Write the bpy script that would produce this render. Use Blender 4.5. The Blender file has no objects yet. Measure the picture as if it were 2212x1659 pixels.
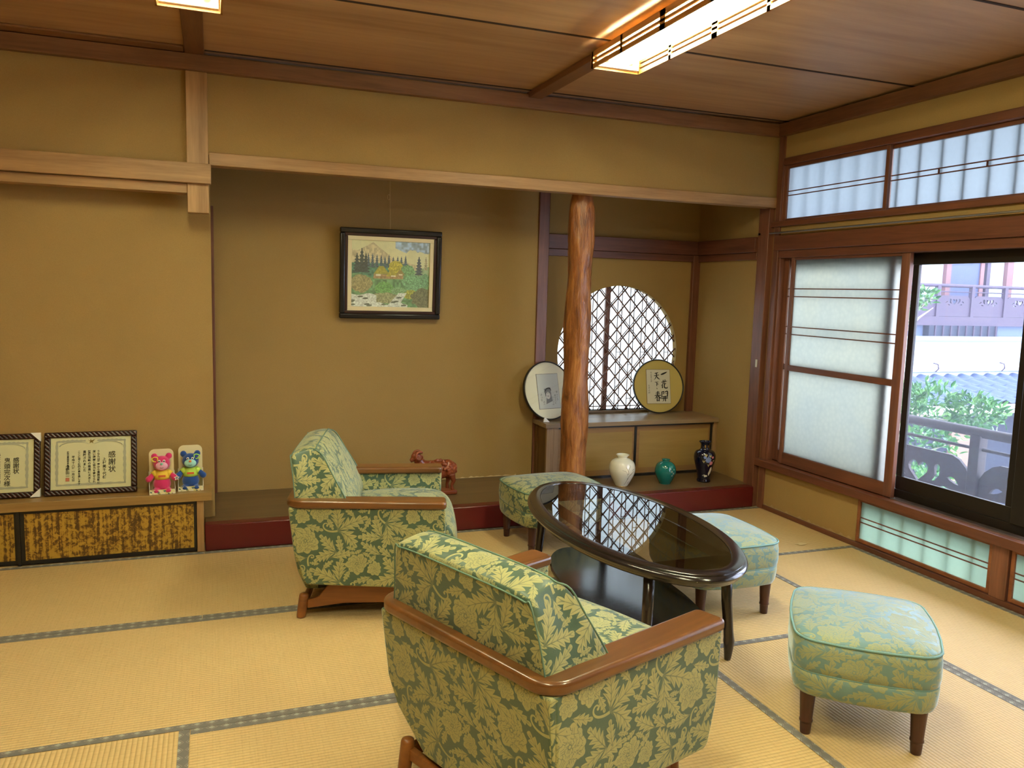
import bpy, bmesh, math, random
import numpy as np
from mathutils import Vector, Matrix
PI = math.pi
SC = bpy.context.scene
COL = SC.collection
random.seed(7)

# ------------------------------------------------------------------ camera
CAM_H = 1.478
def make_camera():
    yaw, pitch, roll, fpx = 0.35876762, 0.11477523, -0.0274346, 1730.32923
    cy, sy, cp, sp = math.cos(yaw), math.sin(yaw), math.cos(pitch), math.sin(pitch)
    fwd = Vector((sy*cp, cy*cp, -sp)); rt = Vector((cy, -sy, 0)); dn = fwd.cross(rt)
    cr, sr = math.cos(roll), math.sin(roll)
    r2 = cr*rt + sr*dn; d2 = -sr*rt + cr*dn
    up = -d2; bk = -fwd
    m = Matrix(((r2.x, up.x, bk.x, 0), (r2.y, up.y, bk.y, 0), (r2.z, up.z, bk.z, CAM_H), (0, 0, 0, 1)))
    cd = bpy.data.cameras.new('camera'); co = bpy.data.objects.new('camera', cd); COL.objects.link(co)
    co.matrix_world = m
    cd.sensor_fit = 'HORIZONTAL'; cd.sensor_width = 36; cd.lens = fpx/2212*36; cd.clip_start = .05; cd.clip_end = 200
    SC.camera = co
make_camera()

# ------------------------------------------------------------------ world, exposure
SKY = 8.5            # overcast daylight
TUBE = 85.0          # fluorescent tubes
W = bpy.data.worlds.new('world'); SC.world = W; W.use_nodes = True
_bg = W.node_tree.nodes['Background']; _bg.inputs[0].default_value = (.86, .88, 1.0, 1); _bg.inputs[1].default_value = SKY
SC.view_settings.view_transform = 'Standard'; SC.view_settings.look = 'None'
SC.view_settings.gamma = 1; SC.view_settings.use_curve_mapping = False
SC.view_settings.exposure = 0.22
SC.cycles.use_denoising = True
SC.cycles.max_bounces = 10; SC.cycles.diffuse_bounces = 7; SC.cycles.transparent_max_bounces = 12
SC.cycles.caustics_reflective = False; SC.cycles.caustics_refractive = False
SC.cycles.sample_clamp_indirect = 20

# ------------------------------------------------------------------ helpers
def tag(o, label=None, cat=None, group=None, kind=None):
    if label: o['label'] = label
    if cat: o['category'] = cat
    if group: o['group'] = group
    if kind: o['kind'] = kind
    return o

def empty(name, loc=(0, 0, 0), rz=0):
    o = bpy.data.objects.new(name, None); COL.objects.link(o)
    o.location = loc; o.rotation_euler = (0, 0, rz); o.empty_display_size = .05
    return o

class MB:
    def __init__(s): s.v = []; s.f = []; s.uv = None
    def add(s, vs, fs):
        n = len(s.v); s.v += [tuple(p) for p in vs]; s.f += [tuple(i+n for i in f) for f in fs]; return s
    def box(s, x0, x1, y0, y1, z0, z1):
        v = [(x0,y0,z0),(x1,y0,z0),(x1,y1,z0),(x0,y1,z0),(x0,y0,z1),(x1,y0,z1),(x1,y1,z1),(x0,y1,z1)]
        return s.add(v, [(0,3,2,1),(4,5,6,7),(0,1,5,4),(1,2,6,5),(2,3,7,6),(3,0,4,7)])
    def prism(s, poly, a, b, axis='z'):
        """poly of 2d points extruded from a to b; axis x: poly=(y,z); y: poly=(x,z); z: poly=(x,y)"""
        n = len(poly)
        def P(p, t):
            return {'x': (t, p[0], p[1]), 'y': (p[0], t, p[1]), 'z': (p[0], p[1], t)}[axis]
        ar = sum(poly[i][0]*poly[(i+1) % n][1]-poly[(i+1) % n][0]*poly[i][1] for i in range(n))
        v = [P(p, a) for p in poly]+[P(p, b) for p in poly]
        fs = [tuple(range(n))[::-1], tuple(range(n, 2*n))]+[(i, (i+1) % n, n+(i+1) % n, n+i) for i in range(n)]
        flip = (ar < 0) != (axis == 'y') 
        if b < a: flip = not flip
        if flip: fs = [f[::-1] for f in fs]
        return s.add(v, fs)
    def tube(s, pts, r, seg=8, caps=True, closed=False):
        pts = [Vector(p) for p in pts]; n = len(pts)
        rs = r if isinstance(r, (list, tuple)) else [r]*n
        T = []
        for i in range(n):
            if closed: d = pts[(i+1) % n]-pts[i-1]
            else: d = pts[min(i+1, n-1)]-pts[max(i-1, 0)]
            T.append(d.normalized() if d.length > 1e-9 else Vector((0, 0, 1)))
        up = Vector((0, 0, 1)) if abs(T[0].z) < .9 else Vector((1, 0, 0))
        u = T[0].cross(up).normalized(); vs = []
        for i in range(n):
            u = (u-T[i]*u.dot(T[i])).normalized(); w = T[i].cross(u)
            for k in range(seg):
                a = 2*PI*k/seg; vs.append(pts[i]+(u*math.cos(a)+w*math.sin(a))*rs[i])
        fs = []
        m = n if closed else n-1
        for i in range(m):
            j = (i+1) % n
            for k in range(seg):
                l = (k+1) % seg; fs.append((i*seg+k, i*seg+l, j*seg+l, j*seg+k))
        if caps and not closed:
            fs.append(tuple(range(seg))[::-1]); fs.append(tuple((n-1)*seg+k for k in range(seg)))
        return s.add(vs, fs)
    def lathe(s, prof, c=(0, 0, 0), seg=32, sx=1, sy=1, jit=None):
        """prof: list of (r,z)"""
        vs = []; fs = []; idx = []
        for (r, z) in prof:
            if r < 1e-6: idx.append([len(vs)]); vs.append((c[0], c[1], c[2]+z))
            else:
                row = []
                for k in range(seg):
                    a = 2*PI*k/seg; q = r*(jit(a, z) if jit else 1)
                    row.append(len(vs)); vs.append((c[0]+q*sx*math.cos(a), c[1]+q*sy*math.sin(a), c[2]+z))
                idx.append(row)
        for a, b in zip(idx, idx[1:]):
            for k in range(seg):
                l = (k+1) % seg
                if len(a) == 1 and len(b) == 1: continue
                if len(a) == 1: fs.append((a[0], b[l], b[k]))
                elif len(b) == 1: fs.append((a[k], a[l], b[0]))
                else: fs.append((a[k], a[l], b[l], b[k]))
        if len(idx[0]) > 1: fs.append(tuple(idx[0])[::-1])
        if len(idx[-1]) > 1: fs.append(tuple(idx[-1]))
        return s.add(vs, fs)
    def ell(s, c, r, seg=20, rings=12, M=None):
        prof = [(math.sin(PI*i/rings), -math.cos(PI*i/rings)) for i in range(rings+1)]
        t = MB().lathe([(a if a > 1e-6 else 0, b) for a, b in prof], seg=seg)
        vs = []
        for v in t.v:
            p = Vector((v[0]*r[0], v[1]*r[1], v[2]*r[2]))
            if M is not None: p = M @ p
            vs.append(p+Vector(c))
        return s.add(vs, t.f)
    def map(s, fn): s.v = [tuple(fn(*p)) for p in s.v]; return s
    def build(s, name, mat=None, parent=None, smooth=False, bevel=0, seg=2, sub=0, loc=None, rot=None, angle=40, weld=False):
        me = bpy.data.meshes.new(name); me.from_pydata([tuple(p) for p in s.v], [], s.f); me.update()
        if weld:
            bm = bmesh.new(); bm.from_mesh(me); bmesh.ops.remove_doubles(bm, verts=bm.verts, dist=1e-5)
            bmesh.ops.recalc_face_normals(bm, faces=bm.faces); bm.to_mesh(me); bm.free()
        o = bpy.data.objects.new(name, me); COL.objects.link(o)
        if mat: me.materials.append(mat)
        if parent is not None: o.parent = parent
        if loc: o.location = loc
        if rot: o.rotation_euler = rot
        if bevel:
            m = o.modifiers.new('bevel', 'BEVEL'); m.width = bevel; m.segments = seg; m.limit_method = 'ANGLE'; m.angle_limit = math.radians(35)
            m.harden_normals = False
        if sub:
            m = o.modifiers.new('sub', 'SUBSURF'); m.levels = sub; m.render_levels = sub
        if smooth or sub: me.shade_smooth()
        elif bevel:
            me.shade_smooth(); 
            try: me.set_sharp_from_angle(angle=math.radians(angle))
            except Exception: pass
        return o

def copy_tree(o, parent=None):
    c = o.copy(); COL.objects.link(c)
    if parent is not None: c.parent = parent
    for ch in list(o.children): copy_tree(ch, c)
    return c

def struct(o): o['kind'] = 'structure'; return o

# ------------------------------------------------------------------ materials
MATS = {}
def nt(name):
    m = bpy.data.materials.new(name); m.use_nodes = True; t = m.node_tree
    for n in list(t.nodes): t.nodes.remove(n)
    out = t.nodes.new('ShaderNodeOutputMaterial'); MATS[name] = m
    return m, t, out
def N(t, kind, **kw):
    n = t.nodes.new(kind)
    for k, v in kw.items():
        if k.startswith('i_'):
            n.inputs[k[2:].replace('_', ' ')].default_value = v
        else: setattr(n, k, v)
    return n
def L(t, a, b): t.links.new(a, b)
def c4(c): return (c[0], c[1], c[2], 1)
def srgb(r, g, b):
    f = lambda u: ((u/255+.055)/1.055)**2.4 if u > 10 else u/255/12.92
    return (f(r), f(g), f(b))
def princ(t, out, color=None, rough=.5, **kw):
    p = t.nodes.new('ShaderNodeBsdfPrincipled'); p.inputs['Roughness'].default_value = rough
    if color: p.inputs['Base Color'].default_value = c4(color)
    for k, v in kw.items(): p.inputs[k.replace('_', ' ')].default_value = v
    L(t, p.outputs[0], out.inputs[0]); return p
def mix(t, fac, a, b):
    m = t.nodes.new('ShaderNodeMix'); m.data_type = 'RGBA'
    for s, v in ((0, fac), (6, a), (7, b)):
        if hasattr(v, 'links'): L(t, v, m.inputs[s])
        else: m.inputs[s].default_value = v if s == 0 else c4(v)
    return m.outputs[2]
def math_(t, op, a, b=None, c=None):
    m = t.nodes.new('ShaderNodeMath'); m.operation = op
    for i, v in enumerate((a, b, c)):
        if v is None: continue
        if hasattr(v, 'links'): L(t, v, m.inputs[i])
        else: m.inputs[i].default_value = v
    return m.outputs[0]
def coords(t, scale=(1, 1, 1), kind='Object', rot=(0, 0, 0)):
    tc = t.nodes.new('ShaderNodeTexCoord'); mp = t.nodes.new('ShaderNodeMapping')
    mp.inputs['Scale'].default_value = scale; mp.inputs['Rotation'].default_value = rot
    L(t, tc.outputs[kind], mp.inputs[0]); return mp.outputs[0]
def noise(t, vec, scale=5, detail=4, rough=.55, dist=0):
    n = N(t, 'ShaderNodeTexNoise'); n.inputs['Scale'].default_value = scale; n.inputs['Detail'].default_value = detail
    n.inputs['Roughness'].default_value = rough; n.inputs['Distortion'].default_value = dist
    L(t, vec, n.inputs['Vector']); return n.outputs[0]
def ramp(t, fac, stops):
    r = t.nodes.new('ShaderNodeValToRGB'); L(t, fac, r.inputs[0])
    el = r.color_ramp.elements
    while len(el) > 1: el.remove(el[-1])
    el[0].position, el[0].color = stops[0][0], c4(stops[0][1])
    for p, c in stops[1:]:
        e = el.new(p); e.color = c4(c)
    return r.outputs[0]
def bump(t, p, h, strength=.3, dist=.002):
    b = t.nodes.new('ShaderNodeBump'); b.inputs['Strength'].default_value = strength; b.inputs['Distance'].default_value = dist
    L(t, h, b.inputs['Height']); L(t, b.outputs[0], p.inputs['Normal']); return b

def plain(name, c, rough=.5, **kw):
    if name in MATS: return MATS[name]
    m, t, o = nt(name); princ(t, o, c, rough, **kw); return m

def wood(name, dark, light, axis='x', rough=.45, grain=9, contrast=(.3, .7), coat=0, stretch=14, bstr=.15):
    m, t, o = nt(name)
    s = {'x': (1/stretch, 1, 1), 'y': (1, 1/stretch, 1), 'z': (1, 1, 1/stretch)}[axis]
    v = coords(t, s)
    n1 = noise(t, v, grain, 3, .5, 1.2); n2 = noise(t, v, grain*9, 4, .6)
    f = math_(t, 'ADD', math_(t, 'MULTIPLY', n1, .65), math_(t, 'MULTIPLY', n2, .35))
    c = ramp(t, f, [(contrast[0], dark), (contrast[1], light)])
    p = princ(t, o, None, rough); L(t, c, p.inputs['Base Color'])
    if coat: p.inputs['Coat Weight'].default_value = coat; p.inputs['Coat Roughness'].default_value = .12
    bump(t, p, n2, bstr, .001)
    return m

# plaster walls
def plaster():
    m, t, o = nt('ochre_plaster'); v = coords(t)
    a = noise(t, v, 1.6, 4, .6); b = noise(t, v, 230, 2, .7); f = noise(t, v, 60, 3, .6)
    c = mix(t, a, srgb(156, 128, 78), srgb(170, 142, 92)); c = mix(t, math_(t, 'MULTIPLY', b, .45), c, srgb(128, 102, 58))
    p = princ(t, o, None, .93); L(t, c, p.inputs['Base Color']); p.inputs['Specular IOR Level'].default_value = .15
    bump(t, p, math_(t, 'ADD', b, f), .35, .0015); return m
M_WALL = plaster()
M_CEIL = wood('ceiling_cedar', srgb(152, 114, 82), srgb(198, 160, 124), 'x', .42, 2.6, (.32, .68), stretch=11)
M_BEAMX = wood('pale_timber_x', srgb(138, 102, 62), srgb(184, 146, 98), 'x', .5, 12)
M_BEAMZ = wood('pale_timber_z', srgb(138, 102, 62), srgb(184, 146, 98), 'z', .5, 12)
M_CORN = wood('cornice_timber', srgb(104, 68, 42), srgb(148, 104, 70), 'x', .45, 10)
M_CORNY = wood('cornice_timber_y', srgb(92, 56, 34), srgb(128, 84, 54), 'y', .45, 10)
M_RED_X = wood('red_timber_x', srgb(86, 50, 38), srgb(126, 78, 58), 'x', .4, 12)
M_RED_Y = wood('red_timber_y', srgb(80, 44, 30), srgb(122, 74, 50), 'y', .38, 12)
M_RED_Z = wood('red_timber_z', srgb(88, 52, 38), srgb(136, 88, 66), 'z', .4, 12)
M_SHELFTOP = wood('shelf_board', srgb(128, 98, 56), srgb(172, 138, 84), 'x', .3, 8)
M_ALCOVE = wood('alcove_board', srgb(84, 66, 44), srgb(122, 98, 66), 'x', .38, 7, stretch=16)
M_LACQ = plain('red_lacquer', srgb(92, 22, 24), .28)
M_BLACK = plain('black_lacquer', (.012, .011, .011), .3)
M_DARKW = wood('dark_walnut', srgb(28, 20, 19), srgb(48, 34, 30), 'z', .25, 10, coat=.3)
M_DARKTOP = wood('dark_walnut_top', srgb(24, 19, 19), srgb(38, 30, 30), 'y', .2, 8, coat=.5)
M_ARM = wood('teak_arm', srgb(86, 52, 24), srgb(128, 82, 40), 'y', .28, 7, coat=.35, bstr=.05)
M_LEG = wood('dark_leg', srgb(52, 28, 20), srgb(84, 48, 34), 'z', .3, 10)
M_TEAKLEG = wood('teak_base', srgb(104, 58, 24), srgb(150, 94, 42), 'y', .35, 8)
M_WHITE = plain('white_paint', (.85, .84, .8), .4)
M_PAPER = plain('white_paper', (.82, .82, .76), .7)

# log pillar
def logmat():
    m, t, o = nt('polished_log'); v = coords(t, (1, 1, .2))
    n1 = noise(t, v, 26, 4, .6, .6); n2 = noise(t, v, 60, 3, .6)
    c = ramp(t, n1, [(.3, srgb(98, 54, 26)), (.5, srgb(146, 90, 46)), (.72, srgb(182, 124, 68))])
    p = princ(t, o, None, .3); L(t, c, p.inputs['Base Color'])
    bump(t, p, math_(t, 'ADD', n1, math_(t, 'MULTIPLY', n2, .5)), .8, .014); return m
M_LOG = logmat()

# tatami
def tatami(name, axis):
    m, t, o = nt(name)
    tc = t.nodes.new('ShaderNodeTexCoord'); sp = t.nodes.new('ShaderNodeSeparateXYZ'); L(t, tc.outputs['Object'], sp.inputs[0])
    across = sp.outputs['Y' if axis == 'x' else 'X']; along = sp.outputs['X' if axis == 'x' else 'Y']
    rib = math_(t, 'ABSOLUTE', math_(t, 'SINE', math_(t, 'MULTIPLY', across, PI/.0155)))
    row = math_(t, 'FLOOR', math_(t, 'DIVIDE', across, .0155))
    st = math_(t, 'FRACT', math_(t, 'ADD', math_(t, 'MULTIPLY', along, 1/.045), math_(t, 'MULTIPLY', row, .5)))
    st = math_(t, 'SMOOTH_MIN', math_(t, 'MULTIPLY', st, 8.0), 1.0, .1)
    v = coords(t, (3, 60, 1) if axis == 'y' else (60, 3, 1)); n1 = noise(t, v, 3.0, 3, .6)
    n2 = noise(t, coords(t), 1.3, 3, .5)
    c = mix(t, n1, srgb(196, 166, 114), srgb(224, 196, 142)); c = mix(t, math_(t, 'MULTIPLY', n2, .5), c, srgb(204, 172, 120))
    sh = math_(t, 'MULTIPLY', math_(t, 'POWER', math_(t, 'SUBTRACT', 1.0, rib), 3.0), .45)
    c = mix(t, sh, c, srgb(120, 96, 48))
    c = mix(t, math_(t, 'MULTIPLY', math_(t, 'SUBTRACT', 1.0, st), .18), c, srgb(130, 100, 50))
    p = princ(t, o, None, .55); L(t, c, p.inputs['Base Color']); p.inputs['Specular IOR Level'].default_value = .35
    bump(t, p, math_(t, 'ADD', rib, math_(t, 'MULTIPLY', n1, .3)), .5, .003); return m
M_TX, M_TY = tatami('tatami_rush_x', 'x'), tatami('tatami_rush_y', 'y')
def heri(name, axis):
    m, t, o = nt(name)
    tc = t.nodes.new('ShaderNodeTexCoord'); sp = t.nodes.new('ShaderNodeSeparateXYZ'); L(t, tc.outputs['Object'], sp.inputs[0])
    ac = sp.outputs['Y' if axis == 'x' else 'X']; al = sp.outputs['X' if axis == 'x' else 'Y']
    u = math_(t, 'ABSOLUTE', math_(t, 'SUBTRACT', math_(t, 'FRACT', math_(t, 'MULTIPLY', al, 1/.046)), .5))
    w = math_(t, 'ABSOLUTE', math_(t, 'SUBTRACT', math_(t, 'FRACT', math_(t, 'MULTIPLY', ac, 1/.035)), .5))
    d = math_(t, 'ADD', u, w)
    s1 = math_(t, 'LESS_THAN', d, .24); s2 = math_(t, 'MULTIPLY', math_(t, 'GREATER_THAN', d, .36), math_(t, 'LESS_THAN', d, .43))
    c = mix(t, s1, srgb(112, 108, 102), srgb(166, 168, 152)); c = mix(t, s2, c, srgb(150, 142, 130))
    c = mix(t, math_(t, 'MULTIPLY', noise(t, coords(t), 180, 2), .3), c, srgb(92, 88, 86))
    p = princ(t, o, None, .8); L(t, c, p.inputs['Base Color']); return m
M_HX, M_HY = heri('mat_border_x', 'x'), heri('mat_border_y', 'y')

# brocade, a pattern computed below
def poly_fill(img, pts, val, mask=None):
    """even-odd fill of a polygon with wrap-around; pts Nx2 in pixels (float)"""
    S = img.shape[0]; pts = np.asarray(pts, float)
    x0, y0 = np.floor(pts.min(0)).astype(int)-1; x1, y1 = np.ceil(pts.max(0)).astype(int)+1
    X = np.arange(x0, x1)+.5; ins = np.zeros((y1-y0, x1-x0), bool)
    nx, ny = np.roll(pts, -1, 0).T
    for k, yy in enumerate(range(y0, y1)):
        y = yy+.5; c = (pts[:, 1] > y) != (ny > y)
        if not c.any(): continue
        xi = np.sort(pts[c, 0]+(y-pts[c, 1])*(nx[c]-pts[c, 0])/(ny[c]-pts[c, 1]))
        ins[k] = (np.searchsorted(xi, X) % 2) == 1
    yy, xx = np.nonzero(ins); img[(yy+y0) % S, (xx+x0) % S] = val
def curve_pts(p0, ang, length, bend, n=40, curl=0):
    t = np.linspace(0, 1, n); a = ang+bend*t+curl*t**4; ds = length/(n-1)
    x = p0[0]+np.concatenate([[0], np.cumsum(np.cos(a[:-1])*ds)]); y = p0[1]+np.concatenate([[0], np.cumsum(np.sin(a[:-1])*ds)])
    return np.stack([x, y], 1), a
def acanthus(img, p0, ang, length, width, bend=.5, lobes=5, hi=1., vein=.28):
    n = 120; sp, a = curve_pts(p0, ang, length, bend, n)
    t = np.linspace(0, 1, n); env = width*np.sin(PI*np.clip(t, 0, 1)**.75)**.8*(1-.25*t)+width*.06
    ph = t*lobes % 1.0; lob = .30+.70*np.where(ph < .62, (ph/.62)**.7, np.clip((1-ph)/.38, 0, 1)**.55); adv = width*.95*lob*(1-t*.75)
    for side in (1, -1):
        off = env*lob; nrm = np.stack([-np.sin(a), np.cos(a)], 1)*side; tan = np.stack([np.cos(a), np.sin(a)], 1)
        edge = sp+nrm*off[:, None]+tan*adv[:, None]
        poly_fill(img, np.concatenate([sp, edge[::-1]]), hi)
        for k in range(lobes):
            i = int((k+.1)/lobes*n); j = min(n-1, int((k+.62)/lobes*n))
            e = sp[j]+nrm[j]*env[j]*lob[j]*.82+tan[j]*adv[j]*.9; s = sp[i]; c = (s+e)/2+tan[i]*width*.10-nrm[i]*width*.05
            u = np.linspace(0, 1, 10)[:, None]; q = (1-u)**2*s+2*u*(1-u)*c+u*u*e
            stroke(img, q, np.linspace(width*.035, width*.012, 10), vein)
    stroke(img, sp[:int(n*.93)], np.linspace(width*.06, width*.015, int(n*.93)), vein)
def stroke(img, q, w, val):
    d = np.gradient(q, axis=0); d /= np.linalg.norm(d, axis=1)[:, None]+1e-9; nr = np.stack([-d[:, 1], d[:, 0]], 1)
    w = np.asarray(w)[:, None]; poly_fill(img, np.concatenate([q+nr*w, (q-nr*w)[::-1]]), val)
def scroll(img, p0, ang, length, bend, curl, w, val=1.):
    q, a = curve_pts(p0, ang, length, bend, 50, curl); stroke(img, q, np.linspace(w, w*.45, 50), val)
    th = np.linspace(0, 2*PI, 20); poly_fill(img, q[-1]+np.stack([np.cos(th), np.sin(th)], 1)*w*1.0, val)
def flower(img, c, R, rot=0, vein=.22):
    c = np.array(c, float)
    for ring, (r0, r1, n, wd) in enumerate(((.30, 1.0, 9, .30), (.14, .66, 7, .27), (0, .38, 5, .2))):
        for k in range(n):
            a = rot+2*PI*k/n+ring*.35+.12*math.sin(k*2.3); u = np.linspace(0, 1, 24)
            wob = 1+.10*np.cos(u*PI*6); rr = R*(r1*(.92+.1*math.sin(k*1.7)))
            half = R*wd*np.sin(PI*u**.8)**.6*wob
            sp = c+np.outer(R*r0+(rr-R*r0)*u, [math.cos(a), math.sin(a)]); nr = np.array([-math.sin(a), math.cos(a)])
            poly_fill(img, np.concatenate([sp+nr*(half+R*.03)[:, None], (sp-nr*(half+R*.03)[:, None])[::-1]]), vein)
            poly_fill(img, np.concatenate([sp+nr*half[:, None], (sp-nr*half[:, None])[::-1]]), 1.)
            for s in (-.35, 0, .35):
                q = sp[3:17]+nr*(half[3:17]*s)[:, None]; stroke(img, q, np.full(14, R*.012), vein)
    th = np.linspace(0, 2*PI, 20); poly_fill(img, c+np.stack([np.cos(th), np.sin(th)], 1)*R*.12, vein)
    poly_fill(img, c+np.stack([np.cos(th), np.sin(th)], 1)*R*.07, 1.)
MOTIFS = [('f',0.049,0.289,4.53,0.135,1),('f',0.584,0.07,5.45,0.11,1),('s',0.759,0.384,2.57,0.3,3),('s',0.327,0.46,3.42,0.3,3),('s',0.347,0.318,0.53,0.25,2),('s',0.736,0.677,2.8,0.25,2),('f',0.077,0.522,4.4,0.075,1),('s',0.357,0.155,0.45,0.22,1),('s',0.295,0.319,3.84,0.22,1),('s',0.033,0.128,6.17,0.22,1),('s',0.825,0.127,2.79,0.22,1),('s',0.45,0.945,5.83,0.17,1),('s',0.259,0.13,0.58,0.17,1),('s',0.717,0.17,1.25,0.17,1),('c',0.021,0.047,1.28,0.18,1),('s',0.461,0.525,5,0.13,1),('s',0.858,0.512,4.12,0.13,1),('s',0.404,0.163,5.34,0.13,1),('s',0.898,0.012,2.28,0.13,1),('s',0.484,0.375,0.32,0.095,1),('s',0.354,0.505,2.28,0.095,1),('s',0.238,0.823,6.03,0.095,1),('s',0.917,0.07,6.26,0.095,1),('s',0.69,0.231,3.31,0.095,1),('s',0.532,0.211,5.67,0.095,1),('s',0.54,0.181,3.54,0.095,1),('s',0.2,0.711,5.79,0.095,1)]
def brocade_image(S=1024):
    im = np.zeros((S, S), np.float32)
    for kind, x, y, a0, sz, n in MOTIFS:
        for (ox, oy, mir) in ((0, 0, 1), (.5, .5, -1)):
            p = ((ox+mir*x)*S, (oy+y)*S); a = a0 if mir > 0 else PI-a0
            if kind == 'f': flower(im, p, sz*S, a)
            elif kind == 'c': scroll(im, p, a, sz*S, mir*1.0, mir*5.2, .009*S)
            else:
                for i in range(n):
                    f = (i-(n-1)/2)/max(1, (n-1)/2) if n > 1 else 0
                    acanthus(im, p, a+f*.85, sz*(1-.22*abs(f))*S, sz*.24*S, (f*.75+.25*mir)*1.0, 5 if sz > .2 else 4)
                if n > 2: scroll(im, p, a+PI*.9, sz*.75*S, mir*1.3, mir*4.6, .0095*S)
    k = np.array([1, 2, 1.])/4
    for ax in (0, 1): im = k[0]*np.roll(im, 1, ax)+k[1]*im+k[2]*np.roll(im, -1, ax)
    px = np.ones((S, S, 4), np.float32); px[..., 0] = px[..., 1] = px[..., 2] = im
    g = bpy.data.images.new('leaf_pattern', S, S, float_buffer=False); g.colorspace_settings.name = 'Non-Color'
    g.pixels.foreach_set(px.ravel()); g.update(); g.pack(); return g
IMG_BRO = brocade_image()
def brocade(name, ground, figure, rough=.55, sheen=.4, scale=2.1):
    m, t, o = nt(name)
    v = coords(t, (scale, scale, scale))
    im = t.nodes.new('ShaderNodeTexImage'); im.image = IMG_BRO; im.projection = 'BOX'; im.projection_blend = .08; L(t, v, im.inputs[0])
    f = im.outputs[0]; s = t.nodes.new('ShaderNodeSeparateColor'); L(t, f, s.inputs[0]); f = s.outputs[0]
    n = noise(t, coords(t), 420, 2, .6); n2 = noise(t, coords(t), 9, 3)
    fg = mix(t, n2, figure, tuple(x*.82 for x in figure))
    c = mix(t, f, ground, fg); c = mix(t, math_(t, 'MULTIPLY', n, .3), c, tuple(x*.55 for x in figure))
    p = princ(t, o, None, rough); L(t, c, p.inputs['Base Color'])
    p.inputs['Sheen Weight'].default_value = sheen; p.inputs['Sheen Roughness'].default_value = .35; p.inputs['Sheen Tint'].default_value = (.75, .9, 1, 1)
    r = t.nodes.new('ShaderNodeMapRange'); L(t, f, r.inputs[0]); r.inputs[3].default_value = .42; r.inputs[4].default_value = .7; L(t, r.outputs[0], p.inputs['Roughness'])
    bump(t, p, math_(t, 'ADD', math_(t, 'MULTIPLY', f, .8), math_(t, 'MULTIPLY', n, .35)), .35, .0012); return m
M_BRO = brocade('green_brocade', srgb(54, 90, 78), srgb(180, 178, 122))
M_BRO2 = brocade('window_lit_brocade', srgb(104, 146, 152), srgb(168, 174, 132), sheen=1.0)  # lit copy of the brocade: window sheen put into its colours
M_PIPE = plain('green_piping', srgb(98, 128, 110), .6)
M_PIPE2 = plain('blue_piping', srgb(116, 158, 160), .6)

# glass and paper
def shoji(name, c, thru=.9, tr=0.0):
    m, t, o = nt(name)
    a = N(t, 'ShaderNodeBsdfTranslucent'); a.inputs[0].default_value = c4(c)
    b = N(t, 'ShaderNodeBsdfDiffuse'); b.inputs[0].default_value = c4(c)
    x = N(t, 'ShaderNodeMixShader'); x.inputs[0].default_value = thru; L(t, b.outputs[0], x.inputs[1]); L(t, a.outputs[0], x.inputs[2])
    n = noise(t, coords(t), 40, 4); cc = mix(t, n, c, tuple(q*.9 for q in c)); L(t, cc, a.inputs[0])
    L(t, x.outputs[0], o.inputs[0]); return m
M_SHOJI = shoji('shoji_paper', (.60, .66, .66))
M_SHOJI_G = shoji('greenish_paper', (.68, .86, .76))
M_SHOJI_B = shoji('bluish_paper', (.46, .52, .56), .9)
def frosted():
    m, t, o = nt('frosted_glass')
    v = coords(t, (1, 1, 1)); vo = N(t, 'ShaderNodeTexVoronoi'); vo.inputs['Scale'].default_value = 38; L(t, v, vo.inputs[0])
    n = noise(t, v, 3, 4); n2 = noise(t, v, 120, 2)
    c = mix(t, n, (.84, .84, .76), (.74, .78, .78)); c = mix(t, math_(t, 'MULTIPLY', vo.outputs[0], .35), c, (.55, .60, .60))
    a = N(t, 'ShaderNodeBsdfTranslucent'); L(t, c, a.inputs[0])
    g = N(t, 'ShaderNodeBsdfGlossy'); g.inputs[0].default_value = (.9, .9, .9, 1); g.inputs[1].default_value = .25
    tr = N(t, 'ShaderNodeBsdfRefraction'); tr.inputs[1].default_value = .35; tr.inputs[2].default_value = 1.02; tr.inputs[0].default_value = (.8, .85, .85, 1)
    x = N(t, 'ShaderNodeMixShader'); x.inputs[0].default_value = .15; L(t, a.outputs[0], x.inputs[1]); L(t, tr.outputs[0], x.inputs[2])
    y = N(t, 'ShaderNodeMixShader'); y.inputs[0].default_value = .06; L(t, x.outputs[0], y.inputs[1]); L(t, g.outputs[0], y.inputs[2])
    L(t, y.outputs[0], o.inputs[0]); return m
M_FROST = frosted()
def glass(name, tint, ior=1.5, gl=(1, 1, 1), haze=0.0, dust=0):
    m, t, o = nt(name)
    a = N(t, 'ShaderNodeBsdfTransparent'); a.inputs[0].default_value = c4(tint)
    g = N(t, 'ShaderNodeBsdfGlossy'); g.inputs[0].default_value = c4(gl); g.inputs[1].default_value = .015
    f = N(t, 'ShaderNodeFresnel'); f.inputs[0].default_value = ior
    s = a.outputs[0]
    if haze:
        h = N(t, 'ShaderNodeBsdfTranslucent'); h.inputs[0].default_value = (.75, .85, 1, 1)
        mm = N(t, 'ShaderNodeMixShader'); mm.inputs[0].default_value = haze; L(t, s, mm.inputs[1]); L(t, h.outputs[0], mm.inputs[2]); s = mm.outputs[0]
    ge = N(t, 'ShaderNodeNewGeometry'); fr = math_(t, 'MULTIPLY', f.outputs[0], math_(t, 'SUBTRACT', 1.0, ge.outputs['Backfacing']))
    x = N(t, 'ShaderNodeMixShader'); L(t, fr, x.inputs[0]); L(t, s, x.inputs[1]); L(t, g.outputs[0], x.inputs[2])
    L(t, x.outputs[0], o.inputs[0]); return m
M_GLASS = glass('window_glass', (.90, .94, 1), 1.5, haze=.025)
M_SMOKE = glass('smoked_table_glass', (.62, .60, .57), 1.75)
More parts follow.
